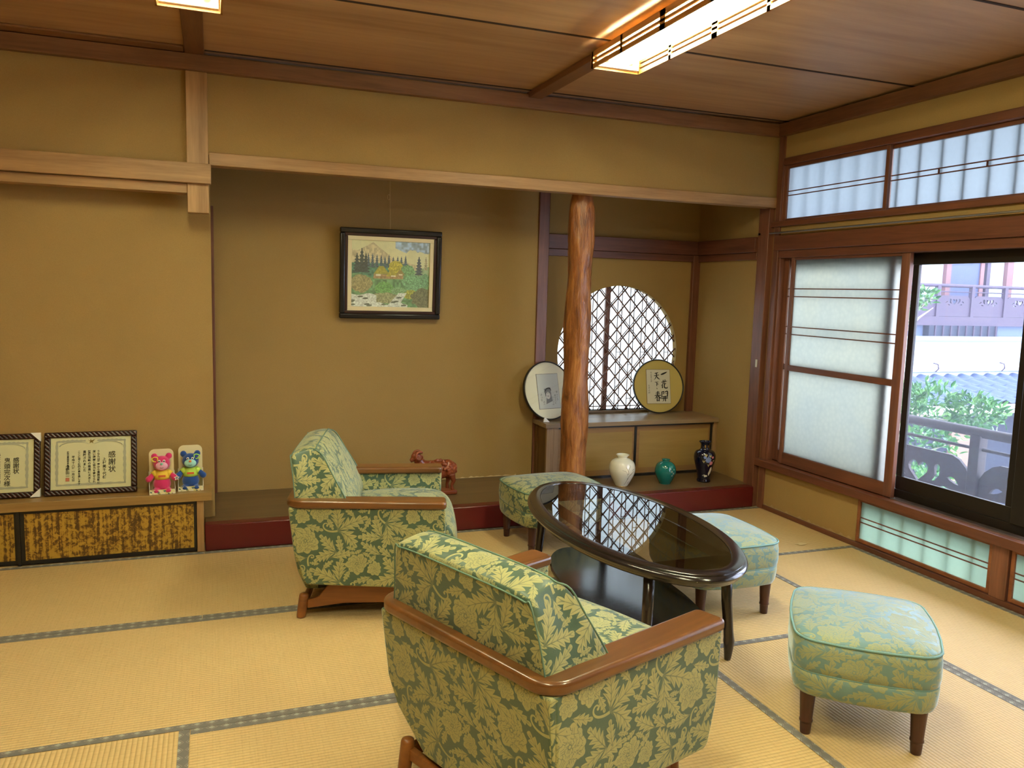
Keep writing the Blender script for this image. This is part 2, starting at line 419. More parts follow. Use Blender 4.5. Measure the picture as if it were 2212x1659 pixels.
M_PICGLASS = glass('picture_glass', (.97, .97, .97), 1.5)
def emit(name, c, s):
    m, t, o = nt(name); e = N(t, 'ShaderNodeEmission'); e.inputs[0].default_value = c4(c); e.inputs[1].default_value = s; L(t, e.outputs[0], o.inputs[0]); return m
M_TUBE = emit('lit_tube', (1.0, .985, .64), TUBE)

M_TUBE2 = emit('boosted_lit_tube', (1.0, .985, .64), TUBE*1.25)  # brighter copy for the two unseen lights, boosted to brighten the alcove
# ------------------------------------------------------------------ room shell
YF, YP, YR, XR = 4.62, 5.36, 5.50, 3.636      # front plane of alcove, picture wall, round window wall, window wall
CZ = 2.66
XL, YB = -2.7, -1.3
struct(MB().box(XL-.1, XR+.02, YB-.1, 5.6, -.12, -.004).build('floor', M_TX)); FLOOR = bpy.data.objects['floor']
def mat_(x0, x1, y0, y1, axis, g=.0012):
    o = MB().box(x0+g, x1-g, y0+g, y1-g, -.05, 0).build('tatami_mat', M_TX if axis == 'x' else M_TY, FLOOR)
    w = .035; e = .0012
    if axis == 'x':
        b = MB().box(x0+g, x1-g, y0+g, y0+w, 0, e).box(x0+g, x1-g, y1-w, y1-g, 0, e); b.build('cloth_border', M_HX, o)
    else:
        b = MB().box(x0+g, x0+w, y0+g, y1-g, 0, e).box(x1-w, x1-g, y0+g, y1-g, 0, e); b.build('cloth_border', M_HY, o)
for a in ((-1.97, -.063, 3.666, 4.612, 'x'), (-.063, 1.845, 3.666, 4.612, 'x'), (1.845, 3.625, 3.666, 4.612, 'x'), (-1.05, .87, 2.722, 3.666, 'x'),
          (.87, 2.805, 2.722, 3.666, 'x'), (2.805, 3.625, 1.79, 3.666, 'y'), (-1.05, -.09, .80, 2.722, 'y'), (-.09, 1.835, 1.757, 2.722, 'x'),
          (1.835, 2.805, .80, 2.722, 'y'), (-.09, 1.835, .80, 1.757, 'x'), (2.805, 3.625, -.12, 1.79, 'y'), (-1.97, -1.05, 1.757, 3.666, 'y')):
    mat_(*a)

# walls
struct(MB().box(XL-.1, XL, YB, 5.0, 0, CZ).build('wall_left', M_WALL))
struct(MB().box(XL-.1, XR+.1, YB-.1, YB, 0, CZ).build('wall_front', M_WALL))
wb = MB().box(-.004, 2.19, YP, YP+.3, 0, 2.6)                        # wall the picture hangs on
wb.box(XL, -.02, 4.79, 5.3, 0, CZ).box(-.03, -.004, 4.80, YP+.1, 0, 2.5)
wb.box(-.06, XR+.05, YF+.008, YF+.06, 2.15, CZ-.002)                # wall above the lintel
wb.box(XL, -.11, YF+.008, 4.80, 2.0, CZ-.002).box(XL, -.112, YF+.02, 4.8, 1.96, 2.0)
struct(wb.build('wall_back', M_WALL))
struct(MB().box(-.1, 3.75, 4.7, 5.6, 2.42, 2.5).build('ceiling_alcove', M_CEIL))
# round window wall with a hole
def holed_wall(x0, x1, z0, z1, cx, cz, r, zflat, y0, y1):
    bm = bmesh.new()
    a0 = math.asin((zflat-cz)/r)
    angs = np.linspace(a0, PI-a0, 73)
    h = [bm.verts.new((cx+r*math.cos(a), y0, cz+r*math.sin(a))) for a in angs]
    # soften the flat foot of the circle
    q = [bm.verts.new(p) for p in ((x0, y0, z0), (x1, y0, z0), (x1, y0, z1), (x0, y0, z1))]
    es = [bm.edges.new((h[i], h[(i+1) % len(h)])) for i in range(len(h))]+[bm.edges.new((q[i], q[(i+1) % 4])) for i in range(4)]
    r_ = bmesh.ops.triangle_fill(bm, edges=es, use_beauty=True)
    fs = [g for g in r_['geom'] if isinstance(g, bmesh.types.BMFace)]
    ex = bmesh.ops.extrude_face_region(bm, geom=fs)
    bmesh.ops.translate(bm, verts=[g for g in ex['geom'] if isinstance(g, bmesh.types.BMVert)], vec=(0, y1-y0, 0))
    bmesh.ops.recalc_face_normals(bm, faces=bm.faces)
    me = bpy.data.meshes.new('wall_alcove'); bm.to_mesh(me); bm.free(); me.materials.append(M_WALL)
    o = bpy.data.objects.new('wall_alcove', me); COL.objects.link(o); return struct(o)
RCX, RCZ, RR, RFL = 2.935, 1.03, .515, .585
holed_wall(2.19, 3.64, .0, 2.45, RCX, RCZ, RR, RFL, YR, YR+.055)

# window wall
XO = XR+.10
wr = MB()
wr.box(XR, XO, 4.60, 5.6, 0, CZ)                                       # beside the alcove
wr.box(XR, XO, YB, 4.60, 2.42, CZ)                                     # above transom
wr.box(XR, XO, YB, 4.60, 1.90, 1.970)                                  # between rails
wr.box(XR, XO, 3.69, 4.62, .0, .302)                                  # low panel
wr.box(XR, XO, YB, .60, 0, CZ)
wr.box(XR-.03, XR, 4.745, 5.6, .12, 2.45)
struct(wr.build('wall_right', M_WALL))
# ceiling: boards, beams, grooves
struct(MB().box(XL-.1, XR+.1, YB-.1, 4.7, CZ, CZ+.06).build('ceiling', M_CEIL)); CEIL = bpy.data.objects['ceiling']
for y in (4.55-.0, 3.52, 2.45, 1.38, .3):
    MB().box(-.02 if y > 3 else XL, XR, y-.007, y+.007, CZ-.004, CZ+.001).build('board_joint', plain('joint_shadow_wood', srgb(48, 26, 16), .7), CEIL)
MB().box(1.775, 1.862, YB, YF, CZ-.035, CZ).build('ceiling_beam', M_CORNY, CEIL, bevel=.003)
MB().box(-.116, -.022, YB, YF, CZ-.016, CZ).build('ceiling_beam', M_CORNY, CEIL, bevel=.003)
MB().box(XL, -.12, 4.50, 4.62, CZ-.012, CZ).build('ceiling_beam', M_CORN, CEIL, bevel=.003)
# cornices
struct(MB().box(XL, XR, YF-.035, YF+.02, 2.565, 2.645).build('trim_1', M_CORN, bevel=.003))
struct(MB().box(XR-.045, XR+.02, YB, YF-.03, 2.565, 2.645).build('trim_2', M_CORNY, bevel=.003))
# post and rails of the left bay
struct(MB().box(-.116, -.010, YF-.012, YF+.06, 1.845, 2.565).build('trim_3', M_BEAMZ, bevel=.003))
struct(MB().box(XL, .002, YF-.042, YF-.010, 1.995, 2.098).build('trim_4', M_BEAMX, bevel=.003))
struct(MB().box(XL, -.116, YF-.006, YF+.10, 1.945, 1.994).build('trim_5', M_BEAMX, bevel=.002))
# lintel of the alcove
struct(MB().box(-.008, XR+.01, YF-.014, YF+.07, 2.094, 2.163).build('trim_6', M_BEAMX, bevel=.004))
# corner post, thin upper post
struct(MB().box(XR-.045, XR+.02, 4.635, 4.745, 0, 2.11).build('trim_7', M_RED_Z, bevel=.004))
struct(MB().box(XR-.016, XR+.02, 4.560, 4.612, 0, 2.565).build('trim_8', M_RED_Z, bevel=.003))
# strip post at left edge of picture wall, post beside round window, corner post of alcove
struct(MB().box(-.012, .012, 5.335, YP, .147, 1.95).build('trim_9', M_RED_Z, bevel=.002))
struct(MB().box(2.178, 2.262, YP-.012, YR+.02, .147, 2.42).build('trim_10', M_RED_Z, bevel=.006))
struct(MB().box(3.545, XR-.028, YR-.035, YR, .56, 1.80).build('trim_11', M_RED_Z, bevel=.003))
# alcove tie beams
struct(MB().box(2.19, XR-.03, YR-.045, YR, 1.80, 1.905).box(2.262, XR-.03, YR-.022, YR, 1.748, 1.80).build('trim_12', M_RED_X, bevel=.003))
struct(MB().box(XR-.068, XR-.03, 4.745, YR-.045, 1.80, 1.905).box(XR-.048, XR-.03, 4.745, YR-.022, 1.748, 1.80).build('trim_13', M_RED_Y, bevel=.003))
# rail bands of window wall
struct(MB().box(XR-.022, XR+.07, YB, 4.60, 1.805, 1.905).build('trim_14', M_RED_Y, bevel=.003))
struct(MB().box(XR-.008, XR+.09, YB, 4.56, 1.755, 1.805).build('trim_15', M_RED_Y, bevel=.002))
struct(MB().box(XR-.026, XR+.09, YB, 4.66, 1.965, 2.003).build('trim_16', M_RED_Y, bevel=.003))
struct(MB().box(XR-.012, XR+.09, YB, 4.60, 2.372, 2.42).build('trim_17', M_RED_Y, bevel=.003))
# sill with sliding tracks
sill = struct(MB().box(XR-.042, XR+.115, YB, 4.65, .302, .352).build('sill', M_RED_Y, bevel=.003)); sill.name = 'trim_18'
tr = MB()
for i, x in enumerate((XR+.008, XR+.022, XR+.036, XR+.052)): tr.box(x-.0018, x+.0018, .7, 3.46, .352, .3585)
tr.build('sill_track', plain('aluminium', (.6, .6, .6), .3, Metallic=1.0), sill)
struct(MB().box(XR-.012, XR+.05, YB, 4.62, 0, .030).build('baseboard_right', M_RED_Y, bevel=.003))
struct(MB().box(XR-.012, XR+.09, 2.695, 2.785, .03, .302).build('trim_19', M_RED_Z, bevel=.003))
struct(MB().box(XR-.004, XR+.105, 4.545, 4.625, .302, 1.81).box(XR-.002, XR+.105, 4.555, 4.62, 2.0, 2.42).build('trim_20', M_RED_Z, bevel=.003))
# curtain rail
cr = MB().tube([(XR-.034, 4.72, 1.924), (XR-.034, .7, 1.924)], .006, 8).build('curtain_rail', plain('dull_metal', (.42, .40, .36), .4, Metallic=.9), smooth=True)
tag(cr, 'thin metal curtain rail running along the wooden beam above the big window', 'curtain rail')
MB().box(XR-.045, XR-.024, 4.72, 4.75, 1.916, 1.931).build('end_stop', plain('dull_metal', (0, 0, 0)), cr)
# hasp on the post
hs = MB().box(XR-.049, XR-.045, 4.665, 4.685, .995, 1.05).build('latch_plate', plain('worn_white_metal', (.7, .68, .6), .4), bevel=.002)
tag(hs, 'small pale metal latch plate screwed to the reddish corner post', 'latch')

# ------------------------------------------------------------------ windows
def win(n): return struct(empty('window_%d' % n))
def frame(root, x0, x1, y0, y1, z0, z1, w, mat_h=M_RED_Y, mat_v=M_RED_Z, name='frame', wb=None, wt=None):
    wb = wb or w; wt = wt or w
    MB().box(x0, x1, y0, y0+w, z0, z1).box(x0, x1, y1-w, y1, z0, z1).build(name+'_stiles', mat_v, root, bevel=.002)
    MB().box(x0, x1, y0+w, y1-w, z0, z0+wb).box(x0, x1, y0+w, y1-w, z1-wt, z1).build(name+'_rails', mat_h, root, bevel=.002)
# transoms: panel 1 (Y 4.555..3.69) and panel 2 (3.69..2.83), panel 3 beyond
w1 = win(1)
frame(w1, XR+.004, XR+.026, 3.66, 4.555, 2.004, 2.372, .026, wt=.022, wb=.014)
frame(w1, XR+.03, XR+.052, 2.79, 3.70, 2.004, 2.372, .026, wt=.022, wb=.014)
frame(w1, XR+.004, XR+.026, 1.90, 2.80, 2.004, 2.372, .026, wt=.022, wb=.014)
for (a, b, x, two) in ((3.685, 4.53, XR+.008, 0), (2.815, 3.67, XR+.034, 1), (1.93, 2.77, XR+.008, 1)):
    k = MB().box(x, x+.008, a, b, 2.168, 2.174).box(x, x+.008, a, b, 2.196, 2.202)
    if two:
        for q in (.28, .62): k.box(x, x+.008, a+(b-a)*q-.003, a+(b-a)*q+.003, 2.172, 2.198)
    k.build('lattice_bars', M_RED_Y, w1)
    MB().box(x+.009, x+.0105, a, b, 2.01, 2.365).build('paper_pane', M_SHOJI_B, w1)
bars = MB(); y = 1.0
while y < 4.55: bars.box(XR+.054, XR+.066, y-.009, y+.009, 2.0, 2.38); y += .146
bars.build('outer_bars', M_RED_Z, w1)

# big sliding sash with frosted glass
def sash(root, x, y0, y1, z0=.358, z1=1.757, wl=.034, wr_=.060):
    MB().box(x, x+.028, y1-wl, y1, z0, z1).build('stile', M_RED_Z, root, bevel=.003)
    MB().box(x, x+.028, y0, y0+wr_, z0, z1).build('stile', M_RED_Z, root, bevel=.003)
    MB().box(x, x+.028, y0+wr_, y1-wl, z0, z0+.078).build('bottom_rail', M_RED_Y, root, bevel=.003)
    MB().box(x, x+.028, y0+wr_, y1-wl, z1-.02, z1).build('top_rail', M_RED_Y, root, bevel=.003)
    MB().box(x, x+.028, y0+wr_, y1-wl, .998, 1.036).build('middle_rail', M_RED_Y, root, bevel=.003)
    k = MB()
    for z in (1.548, 1.496, 1.294, 1.243): k.box(x+.001, x+.010, y0+wr_, y1-wl, z-.0035, z+.0035)
    k.build('lattice_bars', M_RED_Y, root)
    MB().box(x+.013, x+.017, y0+wr_, y1-wl, .43, 1.0).build('frosted_pane', M_FROST, root)
    MB().box(x+.013, x+.017, y0+wr_, y1-wl, 1.03, 1.745).build('frosted_pane', M_FROST, root)
w2 = win(2); sash(w2, XR+.004, 3.455, 4.440)
w3 = win(3); sash(w3, XR+.036, 3.56, 4.545, wl=.05)
w2b = win(6); sash(w2b, XR+.004, .75, 1.78)
# outer dark metal sash with clear glass
M_ALU = plain('bronze_aluminium', (.022, .017, .014), .35, Metallic=.4)
w4 = win(4)
xo = XR+.075
MB().box(xo, xo+.03, .6, 4.56, 1.690, 1.757).build('head', M_ALU, w4, bevel=.002)
MB().box(xo, xo+.03, .6, 4.56, .352, .40).build('bottom_track', M_ALU, w4, bevel=.002)
MB().box(xo+.004, xo+.026, 2.77, 3.50, .40, .478).build('bottom_rail', M_ALU, w4, bevel=.002)
MB().box(xo+.004, xo+.026, 2.77, 2.81, .478, 1.69).box(xo+.004, xo+.026, 3.46, 3.50, .478, 1.69).build('stiles', M_ALU, w4, bevel=.002)
MB().box(xo+.013, xo+.017, 2.81, 3.46, .47, 1.695).build('clear_pane', M_GLASS, w4)
MB().box(xo+.013, xo+.017, .62, 2.74, .40, 1.695).build('clear_pane', M_GLASS, w4)
MB().box(xo-.012, xo+.008, 2.68, 2.765, .40, 1.69).build('meeting_stile', M_ALU, w4, bevel=.002)
# low windows near the floor
w5 = win(5)
M_JF = wood('low_frame_wood', srgb(110, 62, 36), srgb(150, 92, 56), 'y', .4, 12)
for (a, b) in ((2.790, 3.690), (1.80, 2.690)):
    frame(w5, XR+.000, XR+.024, a, b, .034, .300, .020, M_JF, M_JF)
    MB().box(XR+.004, XR+.010, a+.02, b-.02, .152, .158).box(XR+.004, XR+.010, a+.02, b-.02, .181, .187).build('lattice_bars', M_RED_Y, w5)
    MB().box(XR+.011, XR+.0125, a+.018, b-.018, .05, .29).build('paper_pane', M_SHOJI_G, w5)
bars = MB(); y = 1.86
while y < 3.68: bars.box(XR+.028, XR+.040, y-.009, y+.009, .03, .31); y += .150
bars.build('outer_bars', M_RED_Z, w5)
struct(MB().box(XR, XR+.1, .6, 1.80, 0, .30).build('wall_right_low', M_WALL))

# round window: lattice of split bamboo in front of papered screens
w7 = win(7)
M_STICK = wood('lattice_stick', srgb(70, 42, 34), srgb(128, 92, 74), 'z', .5, 30)
lat = MB(); rng = random.Random(3)
def clip_line(px, pz, dx, dz):
    ox, oz = px-RCX, pz-RCZ; b = ox*dx+oz*dz; c = ox*ox+oz*oz-(RR+.004)**2; D = b*b-c
    if D <= 0: return None
    t0, t1 = -b-math.sqrt(D), -b+math.sqrt(D)
    # clip at flat foot
    if abs(dz) > 1e-6:
        tz = (RFL-pz)/dz
        if dz > 0: t0 = max(t0, tz)
        else: t1 = min(t1, tz)
    return (t0, t1) if t1-t0 > .02 else None
def stick(off, ang, y, r=.0056):
    dx, dz = math.cos(ang), math.sin(ang); px, pz = RCX-dz*off, RCZ+dx*off
    c = clip_line(px, pz, dx, dz)
    if not c: return
    pts = []
    for k in range(7):
        t = c[0]+(c[1]-c[0])*k/6; w = .0015*math.sin(k*2.1+off*40)
        pts.append((px+dx*t-dz*w, y, pz+dz*t+dx*w))
    lat.tube(pts, r, 6)
ang = math.radians(48)
o_ = -.52; k = 0
while o_ < .52:
    stick(o_, ang, YR+.022); stick(o_, PI-ang, YR+.032)
    if k % 3 == 1: stick(o_+.014, ang, YR+.024, .0035); stick(o_-.014, PI-ang, YR+.034, .0035)
    o_ += .081; k += 1
lat.build('bamboo_lattice', M_STICK, w7, smooth=True)
tw = MB()
for _ in range(7):
    a = rng.uniform(0, 2*PI); r_ = RR*rng.uniform(.3, .93); cx, cz = RCX+r_*math.cos(a), max(RFL+.03, RCZ+r_*math.sin(a)); q = rng.uniform(0, 6)
    tw.tube([(cx+.018*math.cos(q+u*.9)*(1-u*.08), YR+.018, cz+.018*math.sin(q+u*.9)*(1-u*.05)) for u in range(6)], .0011, 5)
tw.build('vine_curls', M_STICK, w7)
yb = YR+.085
MB().box(2.3, 3.6, yb+.012, yb+.014, .5, 1.62).build('paper_pane', M_SHOJI, w7)
MB().box(2.845, 2.885, yb-.014, yb+.010, .5, 1.62).build('center_stile', M_RED_Z, w7, bevel=.002)
v = MB()
for x0 in np.arange(2.42, 3.58, .108):
    if abs(x0-2.865) < .045: continue
    for dx in (0, .036): v.box(x0+dx-.0016, x0+dx+.0016, yb, yb+.010, .5, 1.62)
    for z in np.arange(.66+.1*(int(x0*10) % 2), 1.6, .27): v.box(x0, x0+.036, yb, yb+.010, z-.002, z+.002)
v.box(2.3, 3.6, yb, yb+.010, .600, .606)
v.build('screen_bars', M_STICK, w7)
MB().box(RCX-.27, RCX+.27, YR-.012, YR+.06, RFL-.020, RFL).build('sill', M_ALCOVE, w7, bevel=.003)
struct(MB().box(2.25, 3.64, YR+.055, YR+.30, -.1, .50).box(2.25, 2.30, YR+.055, YR+.13, .5, 1.7).box(3.6, 3.66, YR+.055, YR+.13, .5, 1.7).box(2.25, 3.66, YR+.055, YR+.13, 1.62, 2.5).build('wall_alcove_outer', M_WALL))

# ------------------------------------------------------------------ alcove platform, pillar
plat = struct(MB().box(-.055, XR+.0, YF+.078, YR, 0, .147).build('floor_alcove', M_ALCOVE))
MB().box(-.058, XR-.045, YF, YF+.08, .0, .147).build('lacquered_edge', M_LACQ, plat, bevel=.006)
def pj(a, z): return 1+.035*math.sin(3*a+z*5)+.03*math.sin(2*a-z*9+1)+.018*math.sin(7*a+z*31)+.012*math.sin(13*a-z*57)
prof = [(.0, .147)]+[(.090-.0105*(z-.147)/1.95*1.0+.004*math.sin(z*11), z) for z in np.linspace(.147, 2.02, 60)]+[(.074, 2.05), (.068, 2.10), (.064, 2.16), (0, 2.16)]
pil = MB().lathe(prof, (2.245, 4.79, 0), 44, jit=pj).build('log_pillar', M_LOG, smooth=True)
struct(pil); tag(pil, 'polished reddish brown log pillar standing in the alcove beside the round window', 'pillar')

# ------------------------------------------------------------------ low cabinet in alcove
cab = empty('low_cabinet', (2.87, 5.12, .147))
tag(cab, 'low wooden cabinet with two plain ochre sliding doors under the round window', 'cabinet')
ox, oy, oz = cab.location
def B(*a): return (a[0]-ox, a[1]-ox, a[2]-oy, a[3]-oy, a[4]-oz, a[5]-oz)
M_CABW = wood('cabinet_wood', srgb(128, 98, 66), srgb(166, 134, 94), 'z', .45, 12)
M_CABX = wood('cabinet_wood_x', srgb(118, 96, 72), srgb(160, 136, 104), 'x', .35, 9)
M_CABD = wood('cabinet_side', srgb(84, 56, 26), srgb(112, 78, 38), 'z', .5, 10)
MB().box(*B(2.175, XR-.031, 5.100, 5.345, .533, .563)).box(*B(2.268, XR-.031, 5.345, 5.49, .533, .563)).build('top_board', M_CABX, cab)
for a in ((2.245, 2.282), (3.575, XR-.031)): MB().box(*B(*a, 5.118, 5.15, .147, .533)).build('front_stile', M_CABW, cab, bevel=.002)
MB().box(*B(2.20, 2.212, 5.14, 5.345, .147, .533)).build('side_panel', M_CABD, cab)
MB().box(*B(2.192, 2.212, 5.30, 5.345, .147, .533)).build('side_post', M_CABD, cab); MB().box(*B(2.192, 2.245, 5.118, 5.14, .147, .533)).build('front_post', M_CABW, cab)
MB().box(*B(2.22, XR-.032, 5.2, 5.345, .15, .53)).build('carcass', M_CABD, cab)
MB().box(*B(2.282, 3.575, 5.120, 5.15, .519, .533)).box(*B(2.282, 3.575, 5.120, 5.15, .147, .165)).build('black_track', M_BLACK, cab)
M_DOOR = wood('door_paper_board', srgb(146, 118, 62), srgb(168, 138, 78), 'x', .6, 5)
M_DOORE = wood('door_edge_board', srgb(132, 98, 58), srgb(156, 118, 72), 'x', .5, 8)
for (a, b, y, e) in ((2.282, 2.915, 5.128, 1), (2.895, 3.575, 5.138, 0)):
    d = MB().box(*B(a, b, y, y+.012, .165, .519)).build('sliding_door', M_DOORE, cab)
    MB().box(*B(a+.05, b-.035, y-.0012, y, .205, .482)).build('door_panel', M_DOOR, d)
    MB().box(*B(b-.02, b, y-.003, y+.01, .165, .519)).build('black_edge', M_BLACK, d)
    if e:
        MB().lathe([(0, 0), (.014, 0), (.016, .002), (0, .002)], (0, 0, 0), 20).map(lambda x, y2, z: (min(x, .004)+2.325-ox, y-.001-z-oy, y2*1.25+.355-oz)).build('finger_pull', M_BLACK, d)

# ------------------------------------------------------------------ left low cupboard
cup = empty('long_cupboard', (-.6, 4.62, 0))
tag(cup, 'long low wooden cupboard with mottled gold sliding doors in black frames', 'cupboard')
ox, oy, oz = cup.location
MB().box(*B(XL+.05, -.018, 4.606, 4.788, .290, .337)).build('top_board', M_SHELFTOP, cup, bevel=.002)
MB().box(*B(-.098, -.062, 4.618, 4.65, 0, .290)).build('end_post', M_BEAMZ, cup, bevel=.002)
MB().box(*B(XL+.05, -.07, 4.66, 4.78, .01, .29)).build('carcass', M_CABD, cup)
def goldpaper():
    m, t, o = nt('mottled_gold_paper')
    v = coords(t, (1, 1, 1)); n1 = noise(t, v, 42, 5, .75, .6); n2 = noise(t, coords(t, (1, 1, .05)), 75, 3, .6)
    f = math_(t, 'ADD', math_(t, 'MULTIPLY', n1, .6), math_(t, 'MULTIPLY', n2, .4))
    c = ramp(t, f, [(.455, srgb(84, 58, 22)), (.495, srgb(140, 104, 36)), (.54, srgb(178, 142, 54))])
    p = princ(t, o, None, .45); L(t, c, p.inputs['Base Color']); bump(t, p, f, .3, .001); return m
M_GOLD = goldpaper()
for (a, b, y) in ((-.945, -.100, 4.628), (-1.80, -.960, 4.640)):
    d = MB().box(*B(a, b, y, y+.014, .004, .288)).build('sliding_door', M_BLACK, cup, bevel=.001)
    MB().box(*B(a+.020, b-.014, y-.0015, y, .026, .272)).build('door_paper', M_GOLD, d)
MB().box(*B(-.960, -.945, 4.622, 4.65, 0, .29)).build('center_post', M_BLACK, cup)

# ------------------------------------------------------------------ armchairs
def rounded(poly, rad, n=6):
    """round polygon corners; rad list per corner"""
    out = []; m = len(poly)
    for i, (p, r) in enumerate(zip(poly, rad)):
        p = Vector(p); a = Vector(poly[i-1])-p; b = Vector(poly[(i+1) % m])-p
        if r <= 0: out.append(tuple(p)); continue
        a.normalize(); b.normalize(); h = a.angle(b)/2; d = r/math.tan(h); c = p+(a+b).normalized()*(r/math.sin(h))
        s = p+a*d; e = p+b*d; a0 = math.atan2(s.y-c.y, s.x-c.x); a1 = math.atan2(e.y-c.y, e.x-c.x)
        da = (a1-a0+PI) % (2*PI)-PI
        out += [(c.x+r*math.cos(a0+da*k/n), c.y+r*math.sin(a0+da*k/n)) for k in range(n+1)]
    return out
WB, WF, DD = .748, .811, .697
def warp(x, y, z=0):
    s = (WB+(WF-WB)*(y+DD/2)/DD)/WB
    return (x*s, y, z)
def loft(rings, cap=True):
    n = len(rings[0]); b = MB(); vs = [p for r in rings for p in r]; fs = []
    for i in range(len(rings)-1):
        for k in range(n):
            l = (k+1) % n; fs.append((i*n+k, i*n+l, (i+1)*n+l, (i+1)*n+k))
    if cap: fs += [tuple(range(n))[::-1], tuple((len(rings)-1)*n+k for k in range(n))]
    return b.add(vs, fs)
def armchair(name, label, loc, rz):
    root = empty(name, loc, rz); tag(root, label, 'armchair', 'patterned armchairs at the oval table')
    h = WB/2; d = DD/2; aw = .098
    # wooden rail: U shape
    outer = [(h, d), (h, -d), (-h, -d), (-h, d), (-h+aw, d), (-h+aw, -d+.092), (h-aw, -d+.092), (h-aw, d)]
    # subdivide long edges is not needed: warp is affine in y per edge
    poly = rounded(outer, [.022, .075, .075, .022, .022, .03, .03, .022], 7)
    rail = MB().prism(poly, .521, .556, 'z').map(warp)
    rail.build('wooden_armrest', M_ARM, root, bevel=.011, seg=4, weld=True)
    # side panels
    def side(sg):
        b = MB(); prof = [(-.318, .521), (-.300, .30), (-.272, .190), (-.258, .172), (.318, .150), (.334, .165), (.345, .30), (.347, .521)]
        prof = rounded(prof, [0, .05, .04, .02, .02, .02, .05, 0], 4)
        rings = []
        for (x, ins) in ((h-.012, .0), (h-.012-.02, .0), (h-.08, .004)):
            rings.append([(sg*x*1.0, y*(1-ins), z) for y, z in prof])
        o = loft([[warp(p[0]-(sg*.018*max(0, (.40-p[2])/.25)**1.5), p[1], p[2]) for p in r] for r in rings])
        return o.build('side_panel', M_BRO, root, bevel=.008, seg=3, weld=True)
    side(1); side(-1)
    # back panel, narrowing to a skirt at the bottom
    xz = rounded([(-h+.014, .521), (-h+.022, .30), (-h+.055, .215), (-.20, .095), (.20, .095), (h-.055, .215), (h-.022, .30), (h-.014, .521)], [0, .05, .06, .05, .05, .06, .05, 0], 5)
    rings = []
    for (y, sc_) in ((-.336, 1), (-.30, 1), (-.265, .99)):
        rings.append([(x*sc_, y+.055*max(0, (.521-z)/.42)**1.2, z) for x, z in xz])
    loft([[warp(*p) for p in r] for r in rings]).build('back_panel', M_BRO, root, bevel=.008, seg=3, weld=True)
    # back cushion
    rings = []; xs = [-1, -.975, -.91, -.78, -.5, 0, .5, .78, .91, .975, 1]
    prof = [(-.305, .44), (-.316, .60), (-.334, .740), (-.331, .752), (-.268, .773), (-.230, .773), (-.196, .748), (-.150, .66), (-.095, .56), (-.055, .46), (-.06, .43), (-.18, .42)]
    cy_, cz_ = -.2, .6
    for u in xs:
        e = abs(u); drop = .014*e**6; sh = 1 if e < .99 else .965
        ring = []
        for (y, z) in prof:
            z2 = z-drop*max(0, (z-.5)/.3); tw_ = max(0, (z-.44)/.36)
            hw = .348-.062*tw_**1.2-(.020*min(1, max(0, (z-.742)/.04)))
            yy = cy_+(y-cy_)*sh; zz = cz_+(z2-cz_)*sh
            bul = .012*(1-e**2)*max(0, 1-abs(z-.6)/.2) if y > -.2 else 0
            ring.append((u*hw, yy+bul, zz))
        rings.append(ring)
    c = loft(rings)
    c.map(lambda x, y, z: warp(x*.985, y, z)).build('back_cushion', M_BRO, root, sub=2, weld=True)
    # piping round the cushion seams
    def seam(idx, name='seam_piping'):
        pts = []
        for r in rings[1:-1]:
            p = [Vector(r[i]) for i in idx]; q = sum(p, Vector())/len(p); pts.append(Vector(warp(q.x*.985, q.y, q.z)))
        return pts
    top = seam((5,)); top = [Vector((p.x, p.y, p.z-.003)) for p in top]
    def smooth_path(pts, n=4):
        out = []
        for i in range(len(pts)-1):
            p0, p1, p2, p3 = pts[max(i-1, 0)], pts[i], pts[i+1], pts[min(i+2, len(pts)-1)]
            for k in range(n):
                t = k/n; out.append(.5*((2*p1)+(-p0+p2)*t+(2*p0-5*p1+4*p2-p3)*t*t+(-p0+3*p1-3*p2+p3)*t**3))
        return out+[pts[-1]]
    last = [Vector(p) for p in rings[-2]]; first = [Vector(p) for p in rings[1]]
    def down(r, ids): return [Vector(warp(r[i].x*.988, r[i].y, r[i].z)) for i in ids]
    path = down(first, (9, 8, 7, 6))+top+down(last, (6, 7, 8, 9))
    MB().tube(smooth_path(path), .0028, 6).build('seam_piping', M_PIPE, root, smooth=True)
    rear = [Vector(warp(Vector(r[2]).x*.985, r[2][1]-.001, r[2][2]-.002)) for r in rings[1:-1]]
    MB().tube(smooth_path(down(first, (0, 1))+rear+down(last, (1, 0))), .0024, 6).build('seam_piping', M_PIPE, root, smooth=True)
    # seat cushion with rounded front roll
    prof = [(-.15, .19), (-.17, .40), (-.12, .438), (.10, .452), (.28, .452), (.355, .436), (.400, .385), (.408, .31), (.385, .215), (.355, .165), (.30, .16), (0, .17)]
    rings = []
    for u in (-1, -.96, -.6, 0, .6, .96, 1):
        e = abs(u); sh = 1 if e < .98 else .94
        rings.append([warp(u*.282, .1+(y-.1)*sh+.010*(1-e*e)*(y > .3), .3+(z-.3)*sh+.012*(1-e*e)*(z > .4)) for y, z in prof])
    loft(rings).build('seat_cushion', M_BRO, root, sub=2, weld=True)
    # dark underside, wooden base
    MB().box(-.26, .26, -.22, .31, .125, .17).build('underframe', plain('dark_webbing', (.02, .018, .016), .9), root)
